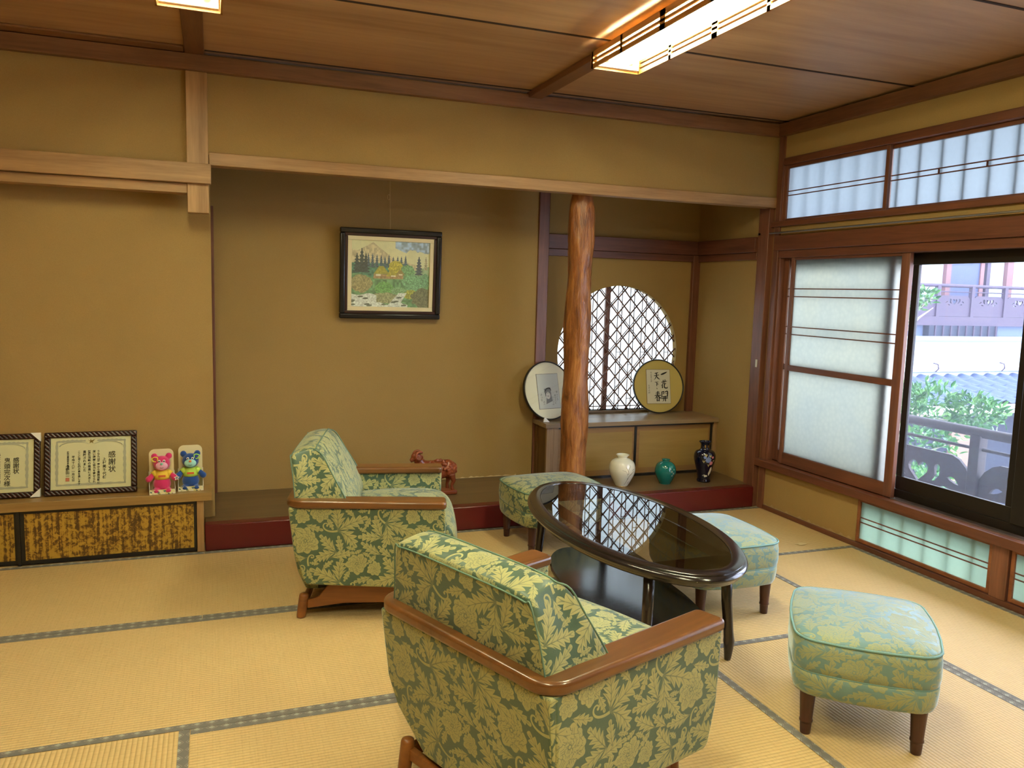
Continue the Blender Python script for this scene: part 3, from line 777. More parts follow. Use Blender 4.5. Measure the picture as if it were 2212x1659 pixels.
    for sg in (1, -1):
        x = sg*.290
        bd = rounded([(-.262, .045), (-.10, .066), (.08, .066), (.255, .045), (.255, .115), (.22, .155), (-.17, .155), (-.215, .095), (-.262, .085)], [0, .2, .2, 0, .02, .02, .03, .03, 0], 5)
        MB().prism(bd, x-.011, x+.011, 'x').build('base_rail', M_TEAKLEG, root, bevel=.003, weld=True)
        for y, lean in ((-.278, -.012), (.272, .012)):
            MB().tube([(x, y+lean*1.2, 0), (x, y+lean, .012), (x, y, .100), (x, y, .108), (x, y, .112)], [.0185, .021, .0215, .019, .012], 18).build('leg', M_TEAKLEG if sg == 1 else M_TEAKLEG, root, smooth=True)
    for y in (-.285, .258): MB().box(-.29, .29, y, y+.022, .05, .085).build('cross_rail', M_TEAKLEG, root, bevel=.003)
    return root
armchair('armchair', 'green leaf-patterned armchair side-on before the alcove step, facing the long table', (.704, 3.768, 0), -1.812)
armchair('armchair', 'large green leaf-patterned armchair seen from behind, its back to the camera', (.908, 2.103, 0), -1.185)

# ------------------------------------------------------------------ ottomans
def ottoman(name, label, loc, rz, mat_, pipe):
    root = empty(name, loc, rz); tag(root, label, 'ottoman', 'low cushioned stools round the oval table')
    sx, sy, zt = .230, .266, .365
    def outline(kx, r=.085, n=7, bul=.012):
        a, b = sx*kx, sy*kx; pts = []
        base = rounded([(a, b), (-a, b), (-a, -b), (a, -b)], [r*min(1, kx)]*4, n)
        out = []; m = len(base)
        for i, p in enumerate(base):
            q = base[(i+1) % m]; out.append(p)
            if i % (n+1) == n:                       # straight side: slight outward bow
                for t in (.25, .5, .75):
                    x, y = p[0]*(1-t)+q[0]*t, p[1]*(1-t)+q[1]*t; w = bul*4*t*(1-t)*kx
                    if abs(abs(x)-a) < 1e-6: x += math.copysign(w, x)
                    else: y += math.copysign(w, y)
                    out.append((x, y))
        return out
    zs = [(.150, .90), (.156, .955), (.175, .985), (.215, 1.0), (.236, 1.0), (.240, .985), (.244, 1.0), (.27, 1.012), (.32, 1.008), (.350, .992)]
    rings = [[(x, y, z) for x, y in outline(k)] for z, k in zs]
    body = loft(rings); body.build('upholstered_body', mat_, root, smooth=True, weld=True)
    tops = [(.350, .992), (.358, .96), (.366, .86), (.374, .66), (.379, .40), (.381, .15)]
    rings = [[(x, y, z) for x, y in outline(k)] for z, k in tops]
    loft(rings).build('top_cushion', mat_, root, smooth=True, weld=True)
    for z, k, r, nm in ((.352, .994, .0042, 'edge_piping'), (.240, .990, .0025, 'lower_piping')):
        MB().tube([(x, y, z) for x, y in outline(k)], r, 6, closed=True).build(nm, pipe, root, smooth=True)
    for i in (-1, 1):
        for j in (-1, 1):
            x, y = i*(sx-.058), j*(sy-.058)
            prof = [(.0165, 0), (.0175, .004), (.0195, .038), (.0185, .042), (.0225, .044), (.0225, .050), (.0205, .054), (.0265, .150), (.0265, .156)]
            lg = MB().lathe(prof, (0, 0, 0), 24).build('leg', M_LEG, root, smooth=True, loc=(x, y, 0))
    return root
ottoman('ottoman', 'pale blue-green ottoman standing alone nearest the low window, no table over it', (2.154, 2.125, 0), -.688, M_BRO2, M_PIPE2)
ottoman('ottoman', 'light blue leaf-patterned ottoman tucked under the window side of the oval table', (2.262, 3.205, 0), -.047, M_BRO2, M_PIPE2)
ottoman('ottoman', 'dark green-sided ottoman with a pale top between table end and alcove step', (1.877, 4.286, 0), -1.495, M_BRO, M_PIPE)

# ------------------------------------------------------------------ oval table
TX, TY, TYAW = 1.771, 3.191, -1.576
tb = empty('coffee_table', (TX, TY, 0), TYAW)
tag(tb, 'oval dark wood coffee table with smoked glass top and a lower shelf', 'coffee table')
def ering(a, b, z, n=96): return [(a*math.cos(2*PI*k/n), b*math.sin(2*PI*k/n), z) for k in range(n)]
A_, B_ = .774, .377
prof = [(-.070, .444), (-.068, .4495), (-.020, .4495), (-.016, .447), (-.0145, .441), (-.010, .440), (-.003, .434), (0, .427), (-.003, .419), (-.010, .414), (-.016, .408), (-.024, .396), (-.034, .392), (-.075, .392), (-.075, .444)]
rings = [ering(A_+o, B_+o, z) for o, z in prof]; rings.append(rings[0])
loft(rings, cap=False).build('table_rim', M_DARKTOP, tb, smooth=True, weld=True).data.set_sharp_from_angle(angle=math.radians(40))
loft([ering(A_-.0705, B_-.0705, .441), ering(A_-.0705, B_-.0705, .4475), ]).build('glass_top', M_SMOKE, tb)
b = MB()
for sg in (-1, 1): b.box(-.60, .60, sg*.19-.012, sg*.19+.012, .396, .440)
b.box(-.57, -.545, -.19, .19, .396, .44).box(.545, .57, -.19, .19, .396, .44)
b.build('apron', M_DARKW, tb)
sh = [ering(.620+o, .255+o, z) for o, z in ((-.010, .100), (0, .106), (0, .114), (-.006, .120))]
loft(sh).build('lower_shelf', M_DARKTOP, tb, smooth=True, weld=True).data.set_sharp_from_angle(angle=math.radians(40))
for i in (-1, 1):
    for j in (-1, 1):
        p1 = Vector((i*.545, j*.178, .41)); p0 = Vector((i*.566, j*.194, 0))
        ts = [0, .02, .05, .16, .20, .24, .3, .6, 1]; rr = [.0125, .0145, .016, .021, .023, .021, .020, .022, .023]
        MB().tube([p0.lerp(p1, t)+Vector((i*.006, j*.004, 0))*math.sin(PI*min(1, t*2.4)) for t in ts], rr, 20).build('leg', M_DARKW, tb, smooth=True)

# ------------------------------------------------------------------ text helper
def text(name, body, size, mat_, parent, loc, rot, bold=0, sx=1, shear=0, align='CENTER', line=1.0):
    cu = bpy.data.curves.new(name, 'FONT'); cu.body = body; cu.size = size; cu.align_x = align; cu.align_y = 'TOP'
    cu.space_line = line; cu.offset = bold; cu.shear = shear; cu.resolution_u = 3
    o = bpy.data.objects.new(name, cu); COL.objects.link(o)
    bpy.context.view_layer.update()
    me = bpy.data.meshes.new_from_object(o.evaluated_get(bpy.context.evaluated_depsgraph_get()))
    bpy.data.objects.remove(o); bpy.data.curves.remove(cu)
    me.name = name; me.materials.clear(); me.materials.append(mat_)
    o = bpy.data.objects.new(name, me); COL.objects.link(o); o.parent = parent; o.location = loc; o.rotation_euler = rot; o.scale = (sx, 1, 1)
    return o
def vtext(s): return '\n'.join(s)
M_INK = plain('black_ink', (.015, .014, .013), .7)
M_INK2 = plain('pale_ink', (.12, .11, .10), .7)

# ------------------------------------------------------------------ framed certificates
M_FRM = wood('ribbed_frame', srgb(34, 14, 10), srgb(78, 34, 24), 'y', .3, 14)
def ribbed():
    m, t, o = nt('diagonal_ribbed_frame')
    tc = t.nodes.new('ShaderNodeTexCoord'); sp = t.nodes.new('ShaderNodeSeparateXYZ'); L(t, tc.outputs['Object'], sp.inputs[0])
    s = math_(t, 'SINE', math_(t, 'MULTIPLY', math_(t, 'ADD', sp.outputs[0], sp.outputs[2]), 2*PI/.022))
    f = math_(t, 'MULTIPLY_ADD', s, .5, .5)
    c = mix(t, f, srgb(24, 9, 8), srgb(62, 24, 18)); p = princ(t, o, None, .32); L(t, c, p.inputs['Base Color'])
    bump(t, p, f, .5, .003); return m
M_RIB = ribbed()
M_CERT = plain('cream_certificate_paper', srgb(236, 236, 190), .6)
M_SCRL = plain('grey_scroll_print', srgb(190, 194, 168), .7)
def framed_certificate(name, label, x0, x1, cols, corner=False, seal=None):
    """stands on the cupboard top leaning back on the wall; local x right, z up, y back"""
    w, hh = x1-x0, .335
    root = empty(name, ((x0+x1)/2, 4.700, .3420)); root.rotation_euler = (-math.radians(-13.5), 0, 0)
    root.rotation_euler = (math.radians(-13.5), 0, 0)
    tag(root, label, 'framed certificate', 'certificates on the cupboard')
    a, fb = w/2, .030
    b = MB().box(-a, a, 0, .018, 0, fb).box(-a, a, 0, .018, hh-fb, hh).box(-a, -a+fb, 0, .018, fb, hh-fb).box(a-fb, a, 0, .018, fb, hh-fb)
    b.build('frame', M_RIB, root, bevel=.006, seg=3)
    MB().box(-a+fb-.003, a-fb+.003, .010, .014, fb-.003, hh-fb+.003).build('paper', M_CERT, root)
    s = MB(); iw, ih = a-fb-.026, (hh-2*fb)/2-.022; cz = hh/2
    N_ = 46
    def band(p, q, wd, seed):
        r = random.Random(seed); n = 22; up = []; dn = []
        for k in range(n+1):
            t = k/n; x = p[0]*(1-t)+q[0]*t; z = p[1]*(1-t)+q[1]*t; ww = wd*(.65+.35*math.sin(PI*t))*(1+.25*math.sin(k*1.9+seed))
            dx, dz = q[0]-p[0], q[1]-p[1]; l = math.hypot(dx, dz); nx, nz = -dz/l, dx/l
            up.append((x+nx*ww, .0095, z+nz*ww)); dn.append((x-nx*ww*.6, .0095, z-nz*ww*.6))
        s.add(up+dn, [(k, k+1, n+2+k, n+1+k) for k in range(n)])
    band((-iw, cz-ih), (iw, cz-ih), .008, 1); band((-iw+.004, cz-ih), (-iw+.004, cz+ih), .009, 2); band((iw-.004, cz-ih), (iw-.004, cz+ih), .009, 3)
    band((-iw, cz+ih), (-.028, cz+ih+.002), .008, 4); band((.028, cz+ih+.002), (iw, cz+ih), .008, 5)
    for sg in (-1, 1):
        pts = [(sg*(iw-.09+.075*math.cos(u)), .0094, cz+ih-.028+.026*math.sin(u)) for u in np.linspace(.1, 2.6, 12)]
        s.tube(pts, [.003-.0002*i for i in range(12)], 5)
    s.build('scroll_border', M_SCRL, root)
    e = MB()   # small gold bird crest
    e.prism([(-.018, cz+ih+.010), (-.006, cz+ih+.002), (-.004, cz+ih+.014), (0, cz+ih+.004), (.018, cz+ih+.010), (.006, cz+ih-.004), (.010, cz+ih-.013), (0, cz+ih-.006), (-.010, cz+ih-.012), (-.006, cz+ih-.002)], .008, .0095, 'y')
    e.build('crest', plain('dull_gold', srgb(150, 126, 52), .4), root)
    rt = (PI/2, 0, 0)
    for (x, ztop, sz, body, sp_) in cols:
        text('lettering', vtext(body), sz, M_INK, root, (x, .0088, ztop), rt, bold=.0003, line=sp_)
    if seal: MB().box(seal[0]-.009, seal[0]+.009, .0082, .0092, seal[1]-.009, seal[1]+.009).build('red_seal', plain('pale_red_stamp', srgb(214, 130, 100), .7), root)
    if corner:
        for z0, z1 in ((hh, hh-.045), (0, .045)):
            MB().prism([(a+.002, z0+(.002 if z0 else -.0)), (a+.002, z1), (a-.045, z0+(.002 if z0 else 0))], -.002, .020, 'y').build('corner_protector', M_WHITE, root, weld=True)
    MB().box(-a+fb-.002, a-fb+.002, .005, .0065, fb-.002, hh-fb+.002).build('cover_glass', M_PICGLASS, root)
    return root
framed_certificate('framed_certificate', 'complete framed certificate of thanks beside the plush toys, with red seal', -.846, -.400,
    [(.099, .224, .0375, '感謝状', 1.05), (.062, .192, .0185, '上村美千代様', 1.05), (.034, .233, .0134, 'あなたは平素から業務活動に', 1.05), (.013, .233, .0140, '深い理解と協力を寄せられ', 1.05),
     (-.010, .233, .0150, '警察活動の推進に大きく', 1.05), (-.033, .233, .0156, '貢献されました', 1.05), (-.059, .233, .0125, 'ここに深く感謝の意を表します', 1.05), (-.087, .207, .0150, '平成十八年一月七日', 1.02),
     (-.112, .232, .0100, '和歌山県田辺警察署長', .92), (-.114, .160, .0185, '小野田一隆', .92)], seal=(-.114, .082))
framed_certificate('framed_certificate', 'framed certificate cut off by the picture edge, white corner protectors still on', -1.310, -.864,
    [(.112, .210, .030, '感謝状', .96), (.072, .210, .0300, '鬼頭完次様', 1.0), (.034, .236, .0180, 'あなたは多年業務関係', .98), (.004, .236, .018, 'に深い理解と協力を', .98)], corner=True)

# ------------------------------------------------------------------ plush toys in card trays
def plush(name, label, loc, rz, fur, fur_d, shirt, muzzle, inner, nose, clip, tilt=0, clip_side=-1):
    root = empty(name, loc, rz); tag(root, label, 'plush toy', 'plush bears on the cupboard')
    F = plain(fur_d, fur, .9, Sheen_Weight=.6)
    b = MB()
    b.ell((0, 0, .045), (.045, .036, .046)); b.ell((0, .004, .088), (.034, .027, .036))
    b.ell((0, -.004, .158), (.044, .038, .042))
    for s in (-1, 1):
        b.ell((s*.036, .004, .196), (.017, .012, .018)); b.ell((s*.030, -.030, .014), (.020, .026, .014))
        b.tube([(s*.030, 0, .105), (s*.050, -.008, .092), (s*.062, -.014, .078), (s*.068, -.016, .074)], [.014, .014, .017, .010], 12)
        b.ell((s*.066, -.015, .076), (.017, .016, .017))
    o = b.build('body', F, root)
    m = o.modifiers.new('r', 'REMESH'); m.mode = 'VOXEL'; m.voxel_size = .0032; m.use_smooth_shade = True
    m = o.modifiers.new('s', 'SMOOTH'); m.iterations = 3; m.factor = .6
    M2 = plain(muzzle[0], muzzle[1], .8); MB().ell((0, -.036, .150), (.031, .014, .023)).build('muzzle', M2, root, smooth=True)
    MB().tube([(.009*math.sin(u), -.0500, .1465-.005*math.cos(u)) for u in np.linspace(-1.2, 1.2, 9)], .0009, 5).build('mouth_line', M_INK, root)
    MB().ell((0, -.050, .164), (.0075, .007, .0065)).build('nose', plain(nose[0], nose[1], .5), root, smooth=True)
    for s in (-1, 1):
        e = MB().ell((s*.012, -.039, .177), (.0072, .005, .0072)).build('eye', M_WHITE, root, smooth=True)
        MB().ell((s*.012, -.0435, .177), (.0036, .002, .0036)).build('pupil', M_INK, e, smooth=True)
    s_ = MB().lathe([(.0375, .072), (.0395, .085), (.039, .10), (.035, .115), (.026, .124)], (0, .002, 0), 24, sy=.86)
    for s in (-1, 1): s_.tube([(s*.026, 0, .108), (s*.046, -.006, .096)], [.018, .0175], 14)
    s_.build('shirt', plain(shirt[0], shirt[1], .8), root, smooth=True)
    MB().box(-.018, .018, -.0335, -.0315, .088, .098).build('shirt_print', plain('shirt_print_red', srgb(206, 96, 60), .8), root)
    cs = clip_side
    pts = [(cs*(.020+.028*(1-math.cos(u))*.5+.016*0), -.030-.004*math.sin(u), .192-.006*u/3+.010*math.sin(u)) for u in np.linspace(0, 2*PI, 24)[:-1]]
    MB().tube(pts, .0028, 8, closed=True).build('clip', plain(clip[0], clip[1], .4), root, smooth=True)
    return root
def tray(name, label, loc, rz, hb):
    root = empty(name, loc, rz); tag(root, label, 'display box', 'card trays holding the bears')
    C = plain('cream_card', srgb(226, 214, 170), .7)
    pr = nt('printed_card'); t = pr[1]; v = N(t, 'ShaderNodeTexVoronoi'); v.inputs['Scale'].default_value = 90; L(t, coords(t), v.inputs[0])
    sp = N(t, 'ShaderNodeSeparateColor'); L(t, v.outputs['Color'], sp.inputs[0])
    c = ramp(t, sp.outputs[0], [(0, srgb(238, 234, 214)), (.62, srgb(232, 222, 150)), (.74, srgb(150, 150, 150)), (.86, srgb(220, 190, 80)), (.94, srgb(90, 120, 120))])
    t.nodes.new('ShaderNodeBsdfPrincipled'); p = princ(t, pr[2], None, .6); L(t, c, p.inputs['Base Color'])
    back = rounded([(-.062, .0), (.062, .0), (.062, hb), (-.062, hb)], [0, 0, .028, .028], 6)
    MB().prism(back, .045, .047, 'y').build('back_card', C, root, weld=True)
    MB().box(-.062, .062, -.045, .045, 0, .002).build('floor_card', C, root)
    MB().box(-.064, .064, -.047, -.045, 0, .026).build('front_lip', pr[0], root)
    for s in (-1, 1):
        MB().prism([(-.047, 0), (.046, 0), (.046, .11), (.01, .06), (-.047, .026)], s*.064-.001, s*.064+.001, 'x').build('side_card', M_PAPER, root, weld=True)
    return root
tray('card_tray', 'open printed card tray around the pink plush bear', (-.272, 4.664, .338), .08, .232)
plush('plush_bear', 'pink plush bear in a yellow shirt with a yellow clip on its ear', (-.272, 4.666, .3415), .05, srgb(206, 38, 104), 'pink_fur', ('yellow_shirt', srgb(236, 202, 70)), ('pale_pink_plush', srgb(234, 176, 204)), ('lilac_plush', srgb(168, 112, 184)), ('mint_nose', srgb(130, 206, 180)), ('yellow_clip', srgb(236, 222, 70)), clip_side=-1)
tray('card_tray', 'open printed card tray around the blue plush bear', (-.128, 4.704, .338), .02, .240)
plush('plush_bear', 'blue plush bear in a lime shirt with a green clip on its ear', (-.128, 4.706, .3415), .0, srgb(14, 66, 140), 'blue_fur', ('lime_shirt', srgb(190, 222, 90)), ('pale_aqua_plush', srgb(160, 220, 214)), ('green_plush', srgb(110, 190, 70)), ('orange_nose', srgb(240, 140, 70)), ('lime_clip', srgb(170, 232, 90)), clip_side=1)
# star tag
st = MB().prism([(( .0155 if k % 2 == 0 else .0072)*math.cos(PI/2+k*PI/5), (.0155 if k % 2 == 0 else .0072)*math.sin(PI/2+k*PI/5)) for k in range(10)], -.0006, .0006, 'y')
sto = st.build('star_tag', M_WHITE, None, loc=(-.196, 4.618, .425), weld=True)
tag(sto, 'small white star-shaped paper tag between the two plush bears', 'tag')
MB().prism([(( .0095 if k % 2 == 0 else .0045)*math.cos(PI/2+k*PI/5), (.0095 if k % 2 == 0 else .0045)*math.sin(PI/2+k*PI/5)) for k in range(10)], -.0012, -.0007, 'y').build('grey_print', plain('grey_print', srgb(120, 130, 136), .6), sto, weld=True)
MB().tube([(0, 0, .015), (-.012, .016, .022), (-.022, .028, .020)], .0007, 5).build('string', M_PAPER, sto)

# ------------------------------------------------------------------ painting
def painting_pixels(Wp=560, Hp=440):
    im = np.zeros((Hp, Wp, 3), np.float32); yy, xx = np.mgrid[0:Hp, 0:Wp]; u = xx/Wp; v = yy/Hp     # v 0 bottom
    rs = np.random.RandomState(5)
    def C(r, g, b): return np.array([r, g, b], np.float32)/255
    def nz(f, seed):
        r = np.random.RandomState(seed); g = r.rand(int(f)+2, int(f*1.3)+2); a = v*(f); b = u*(f*1.3); i = np.clip(a.astype(int), 0, int(f)); j = np.clip(b.astype(int), 0, int(f*1.3)); fa = a-i; fb = b-j
        fa = fa*fa*(3-2*fa); fb = fb*fb*(3-2*fb)
        return (g[i, j]*(1-fa)*(1-fb)+g[i+1, j]*fa*(1-fb)+g[i, j+1]*(1-fa)*fb+g[i+1, j+1]*fa*fb)
    n = .5*nz(7, 1)+.3*nz(22, 2)+.2*nz(60, 3)
    im[:] = C(226, 228, 178)*(1-.12*n[..., None])
    def lay(mask, col, var=.25, nn=None):
        q = (nn if nn is not None else nz(50, 9))[..., None]; im[mask] = (C(*col)*(1-var+2*var*q))[mask] if True else 0
    lay((v > .80+.10*n) & (u > .55) & (v > 1.02-.5*(u-.3)), (140, 170, 205), .3, nz(30, 4))
    h1 = .97-.9*np.abs(u-.27)*(.75+.25*(u > .27)); lay(v < np.where(u < .9, np.maximum(h1, .86-.25*u), 0), (188, 178, 140), .18, nz(40, 5))
    lay(v < .60+.05*np.sin(u*7), (120, 150, 110), .3, nz(18, 6)); lay((v < .66) & (v > .45) & (u < .72), (52, 104, 84), .35, nz(35, 7))
    lay(v < .46+.04*np.sin(u*9+1), (78, 130, 84), .35, nz(30, 8))
    def tree(cx, base, hgt, wd, col):
        t = (v-base)/hgt; m = (t > 0) & (t < 1) & (np.abs(u-cx) < wd*(1-t)**.6*(.75+.25*np.sin(t*40))); lay(m, col, .35, nz(80, 11))
    for k in range(10): tree(.21+k*.052+rs.rand()*.01, .60, .16+.05*rs.rand(), .028, (46, 66, 92))
    for cx, hh_ in ((.07, .28), (.13, .36), (.18, .28)): tree(cx, .52, hh_, .055, (34, 44, 50))
    tree(.86, .50, .28, .055, (46, 56, 74)); tree(.95, .58, .2, .03, (150, 144, 106))
    def blob(cx, cy, rx, ry, col, var=.3, s=12):
        m = ((u-cx)/rx)**2+((v-cy)/ry)**2 < 1+.5*(nz(26, s)-.5); lay(m, col, var, nz(70, s+1))
    blob(.56, .60, .09, .10, (168, 160, 44)); blob(.72, .56, .09, .09, (92, 150, 96)); blob(.80, .38, .15, .13, (96, 158, 112)); blob(.94, .42, .08, .1, (84, 140, 100))
    blob(.42, .28, .13, .10, (84, 150, 74)); blob(.12, .35, .14, .13, (136, 128, 84)); blob(.76, .20, .10, .07, (150, 152, 52)); blob(.93, .15, .16, .15, (84, 88, 62)); blob(.45, .14, .2, .08, (130, 134, 96)); blob(.6, .25, .1, .06, (100, 150, 100))
    lay((v > .43) & (v < .50) & (u > .28) & (u < .66), (150, 116, 76), .2)
    for (x0, x1, y0, y1, c_) in ((.28, .48, .50, .62, (150, 142, 40)), (.44, .58, .47, .57, (160, 148, 46)), (.56, .68, .49, .57, (140, 120, 62))):
        t = (v-y0)/(y1-y0); m = (t > 0) & (t < 1) & (u > x0+t*(x1-x0)*.35) & (u < x1-t*(x1-x0)*.38); lay(m, c_, .15)
    lay((v > .47) & (v < .50) & (u > .31) & (u < .37), (226, 222, 200), .05); lay((v > .465) & (v < .485) & (u > .50) & (u < .56), (226, 222, 200), .05); lay((v > .49) & (v < .505) & (u > .6) & (u < .65), (226, 222, 200), .05)
    river = ((v < .20-.08*np.abs(u-.05)-.02*np.sin(u*20)) & (u < .32)) | (v < .055+.02*np.sin(u*23)) & (u < .72) | ((np.abs(u-.52-(v)*.62) < .075-.10*v) & (v < .22))
    lay(river, (206, 218, 218), .18, nz(60, 15))
    for k in range(16):
        cx, cy = rs.rand()*.7, rs.rand()*.16; m = river & (((u-cx-.6*(v-cy))/.035)**2+((v-cy)/.014)**2 < 1); lay(m, (70, 80, 72), .2)
    im = np.clip(im*.72+.28*C(236, 236, 200), 0, 1)
    return im
PW, PH = 560, 440
_p = np.ones((PH, PW, 4), np.float32); _p[..., :3] = painting_pixels(PW, PH)
_g = bpy.data.images.new('painted_landscape', PW, PH); _g.pixels.foreach_set(_p.ravel()); _g.update(); _g.pack()
m, t, o = nt('oil_painting'); im = t.nodes.new('ShaderNodeTexImage'); im.image = _g; uv = t.nodes.new('ShaderNodeTexCoord'); L(t, uv.outputs['UV'], im.inputs[0]); p = princ(t, o, None, .35); L(t, im.outputs[0], p.inputs['Base Color']); M_PNT = m
bump(t, p, noise(t, coords(t), 90, 3), .3, .001)
pc = empty('landscape_painting', (1.112, YP-.012, 1.277)); pc.rotation_euler = (math.radians(3.2), 0, 0)
tag(pc, 'framed landscape painting of thatched houses and a river, hung in the alcove', 'painting')
pw, ph = .338, .588
def ringframe(a0, a1, z0, z1, w, y0, y1): return MB().box(-a1, a1, y0, y1, z0, z0+w).box(-a1, a1, y0, y1, z1-w, z1).box(-a1, -a1+w, y0, y1, z0+w, z1-w).box(a1-w, a1, y0, y1, z0+w, z1-w)
M_PF = plain('black_frame', (.014, .013, .014), .22)
ringframe(0, pw, 0, ph, .034, -.048, -.004).build('outer_frame', M_PF, pc, bevel=.008, seg=3)
ringframe(0, pw-.030, .030, ph-.030, .022, -.036, -.006).build('inner_frame', plain('dark_red_brown_frame', srgb(52, 26, 22), .3), pc, bevel=.005)
ringframe(0, pw-.048, .048, ph-.048, .030, -.030, -.008).build('cream_liner', plain('cream_liner', srgb(226, 214, 172), .7), pc, bevel=.003)
a = pw-.076
cv = MB().add([(-a, -.020, .076), (a, -.020, .076), (a, -.020, ph-.076), (-a, -.020, ph-.076)], [(0, 1, 2, 3)]).build('canvas', M_PNT, pc)
ul = cv.data.uv_layers.new(name='uv')
for li, c_ in enumerate(((0, 0), (1, 0), (1, 1), (0, 1))): ul.data[li].uv = c_
MB().box(-a, a, -.019, -.006, .076, ph-.076).build('backing_board', M_PF, pc)
cord = MB().tube([(1.110, YP-.030, 1.862), (1.108, YP-.014, 2.06), (1.108, YP-.008, 2.42)], .0014, 6)
cord.tube([(1.104+.008*math.cos(u)-.004, YP-.016, 2.075+.018*math.sin(u)) for u in np.linspace(0, 2*PI, 16)[:-1]], .0011, 5, closed=True)
tag(cord.build('hanging_cord', plain('pale_cord', srgb(206, 178, 120), .7)), 'thin pale cord from which the painting hangs', 'cord')

# ------------------------------------------------------------------ round framed calligraphy
M_MAT1 = plain('ochre_mount', srgb(196, 178, 104), .8); M_MAT2 = plain('glare_mount', srgb(232, 228, 198), .8)  # glare on the half-hidden frame is put into the second mount's colour
def round_frame(name, label, loc, rz, R, mount, lean=12):
    root = empty(name, loc, rz); root.rotation_euler = (math.radians(-lean), 0, rz)
    tag(root, label, 'framed calligraphy', 'round frames on the low cabinet')
    n = 64
    def rg(r, y): return [(r*math.cos(2*PI*k/n), y, R+r*math.sin(2*PI*k/n)) for k in range(n)]
    rr = [rg(R-.008, -.001), rg(R-.003, -.003), rg(R, .002), rg(R, .020), rg(R-.008, .020)]; rr.append(rr[0])
    loft(rr, cap=False).build('frame', M_BLACK, root, smooth=True, weld=True)
    loft([rg(R-.007, .010), rg(R-.007, .018)]).build('mount', mount, root, weld=True)
    return root, R
r1, R1 = round_frame('round_frame', 'round black frame with brush calligraphy on ochre, leaning at the alcove window', (3.252, 5.375, .5690), -.12, .212, M_MAT1, 12)
M_SHEET = plain('calligraphy_sheet', srgb(214, 212, 196), .7)
hw, z0, z1 = .098, R1-.135, R1+.130
MB().box(-hw-.003, hw+.003, .008, .0098, z0-.003, z1+.003).build('slip', plain('dark_slip', srgb(120, 92, 50), .6), r1)
MB().box(-hw, hw, .0065, .0079, z0, z1).build('calligraphy_sheet', M_SHEET, r1)
# brush strokes: each a list of points with widths, in a 0..1 box
def brush(b, x, z, w, h, strokes, y=.0060):
    for st in strokes:
        pts = [(x+px*w, z+pz*h) for px, pz, _ in st]; ws = [k*w*1.35 for _, _, k in st]
        sm = []; m_ = len(pts)
        for i in range(m_-1):
            p0, p1, p2, p3 = pts[max(i-1, 0)], pts[i], pts[i+1], pts[min(i+2, m_-1)]
            for k in range(5):
                t = k/5; f = lambda a, b_, c, d: .5*((2*b_)+(-a+c)*t+(2*a-5*b_+4*c-d)*t*t+(-a+3*b_-3*c+d)*t**3)
                sm.append((f(p0[0], p1[0], p2[0], p3[0]), f(p0[1], p1[1], p2[1], p3[1]), ws[i]*(1-t)+ws[i+1]*t))
        sm.append((pts[-1][0], pts[-1][1], ws[-1]))
        L_ = []; R_ = []
        for i, (px, pz, q) in enumerate(sm):
            a = sm[max(i-1, 0)]; c = sm[min(i+1, len(sm)-1)]; dx, dz = c[0]-a[0], c[1]-a[1]; l = math.hypot(dx, dz)+1e-9
            L_.append((px-dz/l*q, y, pz+dx/l*q)); R_.append((px+dz/l*q, y, pz-dx/l*q))
        k = len(sm); b.add(L_+R_, [(i, i+1, k+i+1, k+i) for i in range(k-1)])
        for (px, pz, q) in (sm[0], sm[-1]):
            b.add([(px+q*math.cos(a), y, pz+q*math.sin(a)) for a in np.linspace(0, 2*PI, 9)[:-1]], [tuple(range(8))])
G = {
 'ichi': [[(.05, .35, .05), (.3, .45, .09), (.7, .66, .07), (.95, .80, .02)]],
 'hana': [[(.1, .74, .03), (.5, .80, .05), (.92, .86, .02)], [(.36, .96, .05), (.34, .66, .02)], [(.62, 1.0, .05), (.58, .70, .02)], [(.34, .62, .05), (.2, .44, .03), (.04, .30, .01)], [(.22, .46, .04), (.22, .1, .06)],
          [(.72, .60, .04), (.5, .44, .02), (.42, .36, .01)], [(.52, .64, .05), (.5, .2, .06), (.62, .08, .06), (.9, .08, .05), (.96, .24, .01)]],
 'hiraku': [[(.12, .95, .04), (.1, .45, .05), (.06, .3, .01)], [(.14, .92, .04), (.4, .98, .05), (.38, .72, .03)], [(.16, .76, .02), (.38, .78, .02)], [(.58, .94, .04), (.92, 1.0, .06), (.88, .5, .06), (.80, .42, .01)], [(.6, .78, .02), (.86, .80, .02)],
            [(.22, .42, .04), (.74, .48, .04)], [(.1, .24, .04), (.9, .32, .05)], [(.42, .46, .05), (.36, .1, .04), (.2, -.06, .01)], [(.62, .48, .06), (.6, .0, .05)]],
 'ten': [[(.2, .84, .05), (.7, .94, .04)], [(.06, .54, .04), (.84, .64, .04)], [(.46, .86, .06), (.42, .5, .06), (.24, .2, .04), (.0, .02, .01)], [(.44, .52, .03), (.66, .22, .07), (.98, .08, .02)]],
 'shita': [[(.1, .84, .04), (.8, .9, .03)], [(.46, .86, .05), (.44, .3, .06), (.4, .1, .02)], [(.5, .6, .04), (.74, .46, .05)]],
 'tomo': [[(.4, .8, .03), (.56, .5, .08), (.5, .3, .02)]],
 'haru': [[(.24, .92, .03), (.72, .96, .04)], [(.18, .76, .03), (.78, .80, .04)], [(.04, .58, .04), (.9, .62, .05)], [(.5, 1.04, .05), (.4, .6, .06), (.14, .34, .03), (.0, .24, .01)], [(.52, .6, .03), (.76, .38, .07), (1.02, .28, .02)],
          [(.36, .40, .05), (.34, .0, .05)], [(.36, .40, .04), (.68, .42, .05), (.66, .0, .05)], [(.4, .21, .03), (.62, .22, .03)], [(.38, .03, .04), (.64, .04, .04)]],
}
bb = MB()
zt = z1-.014
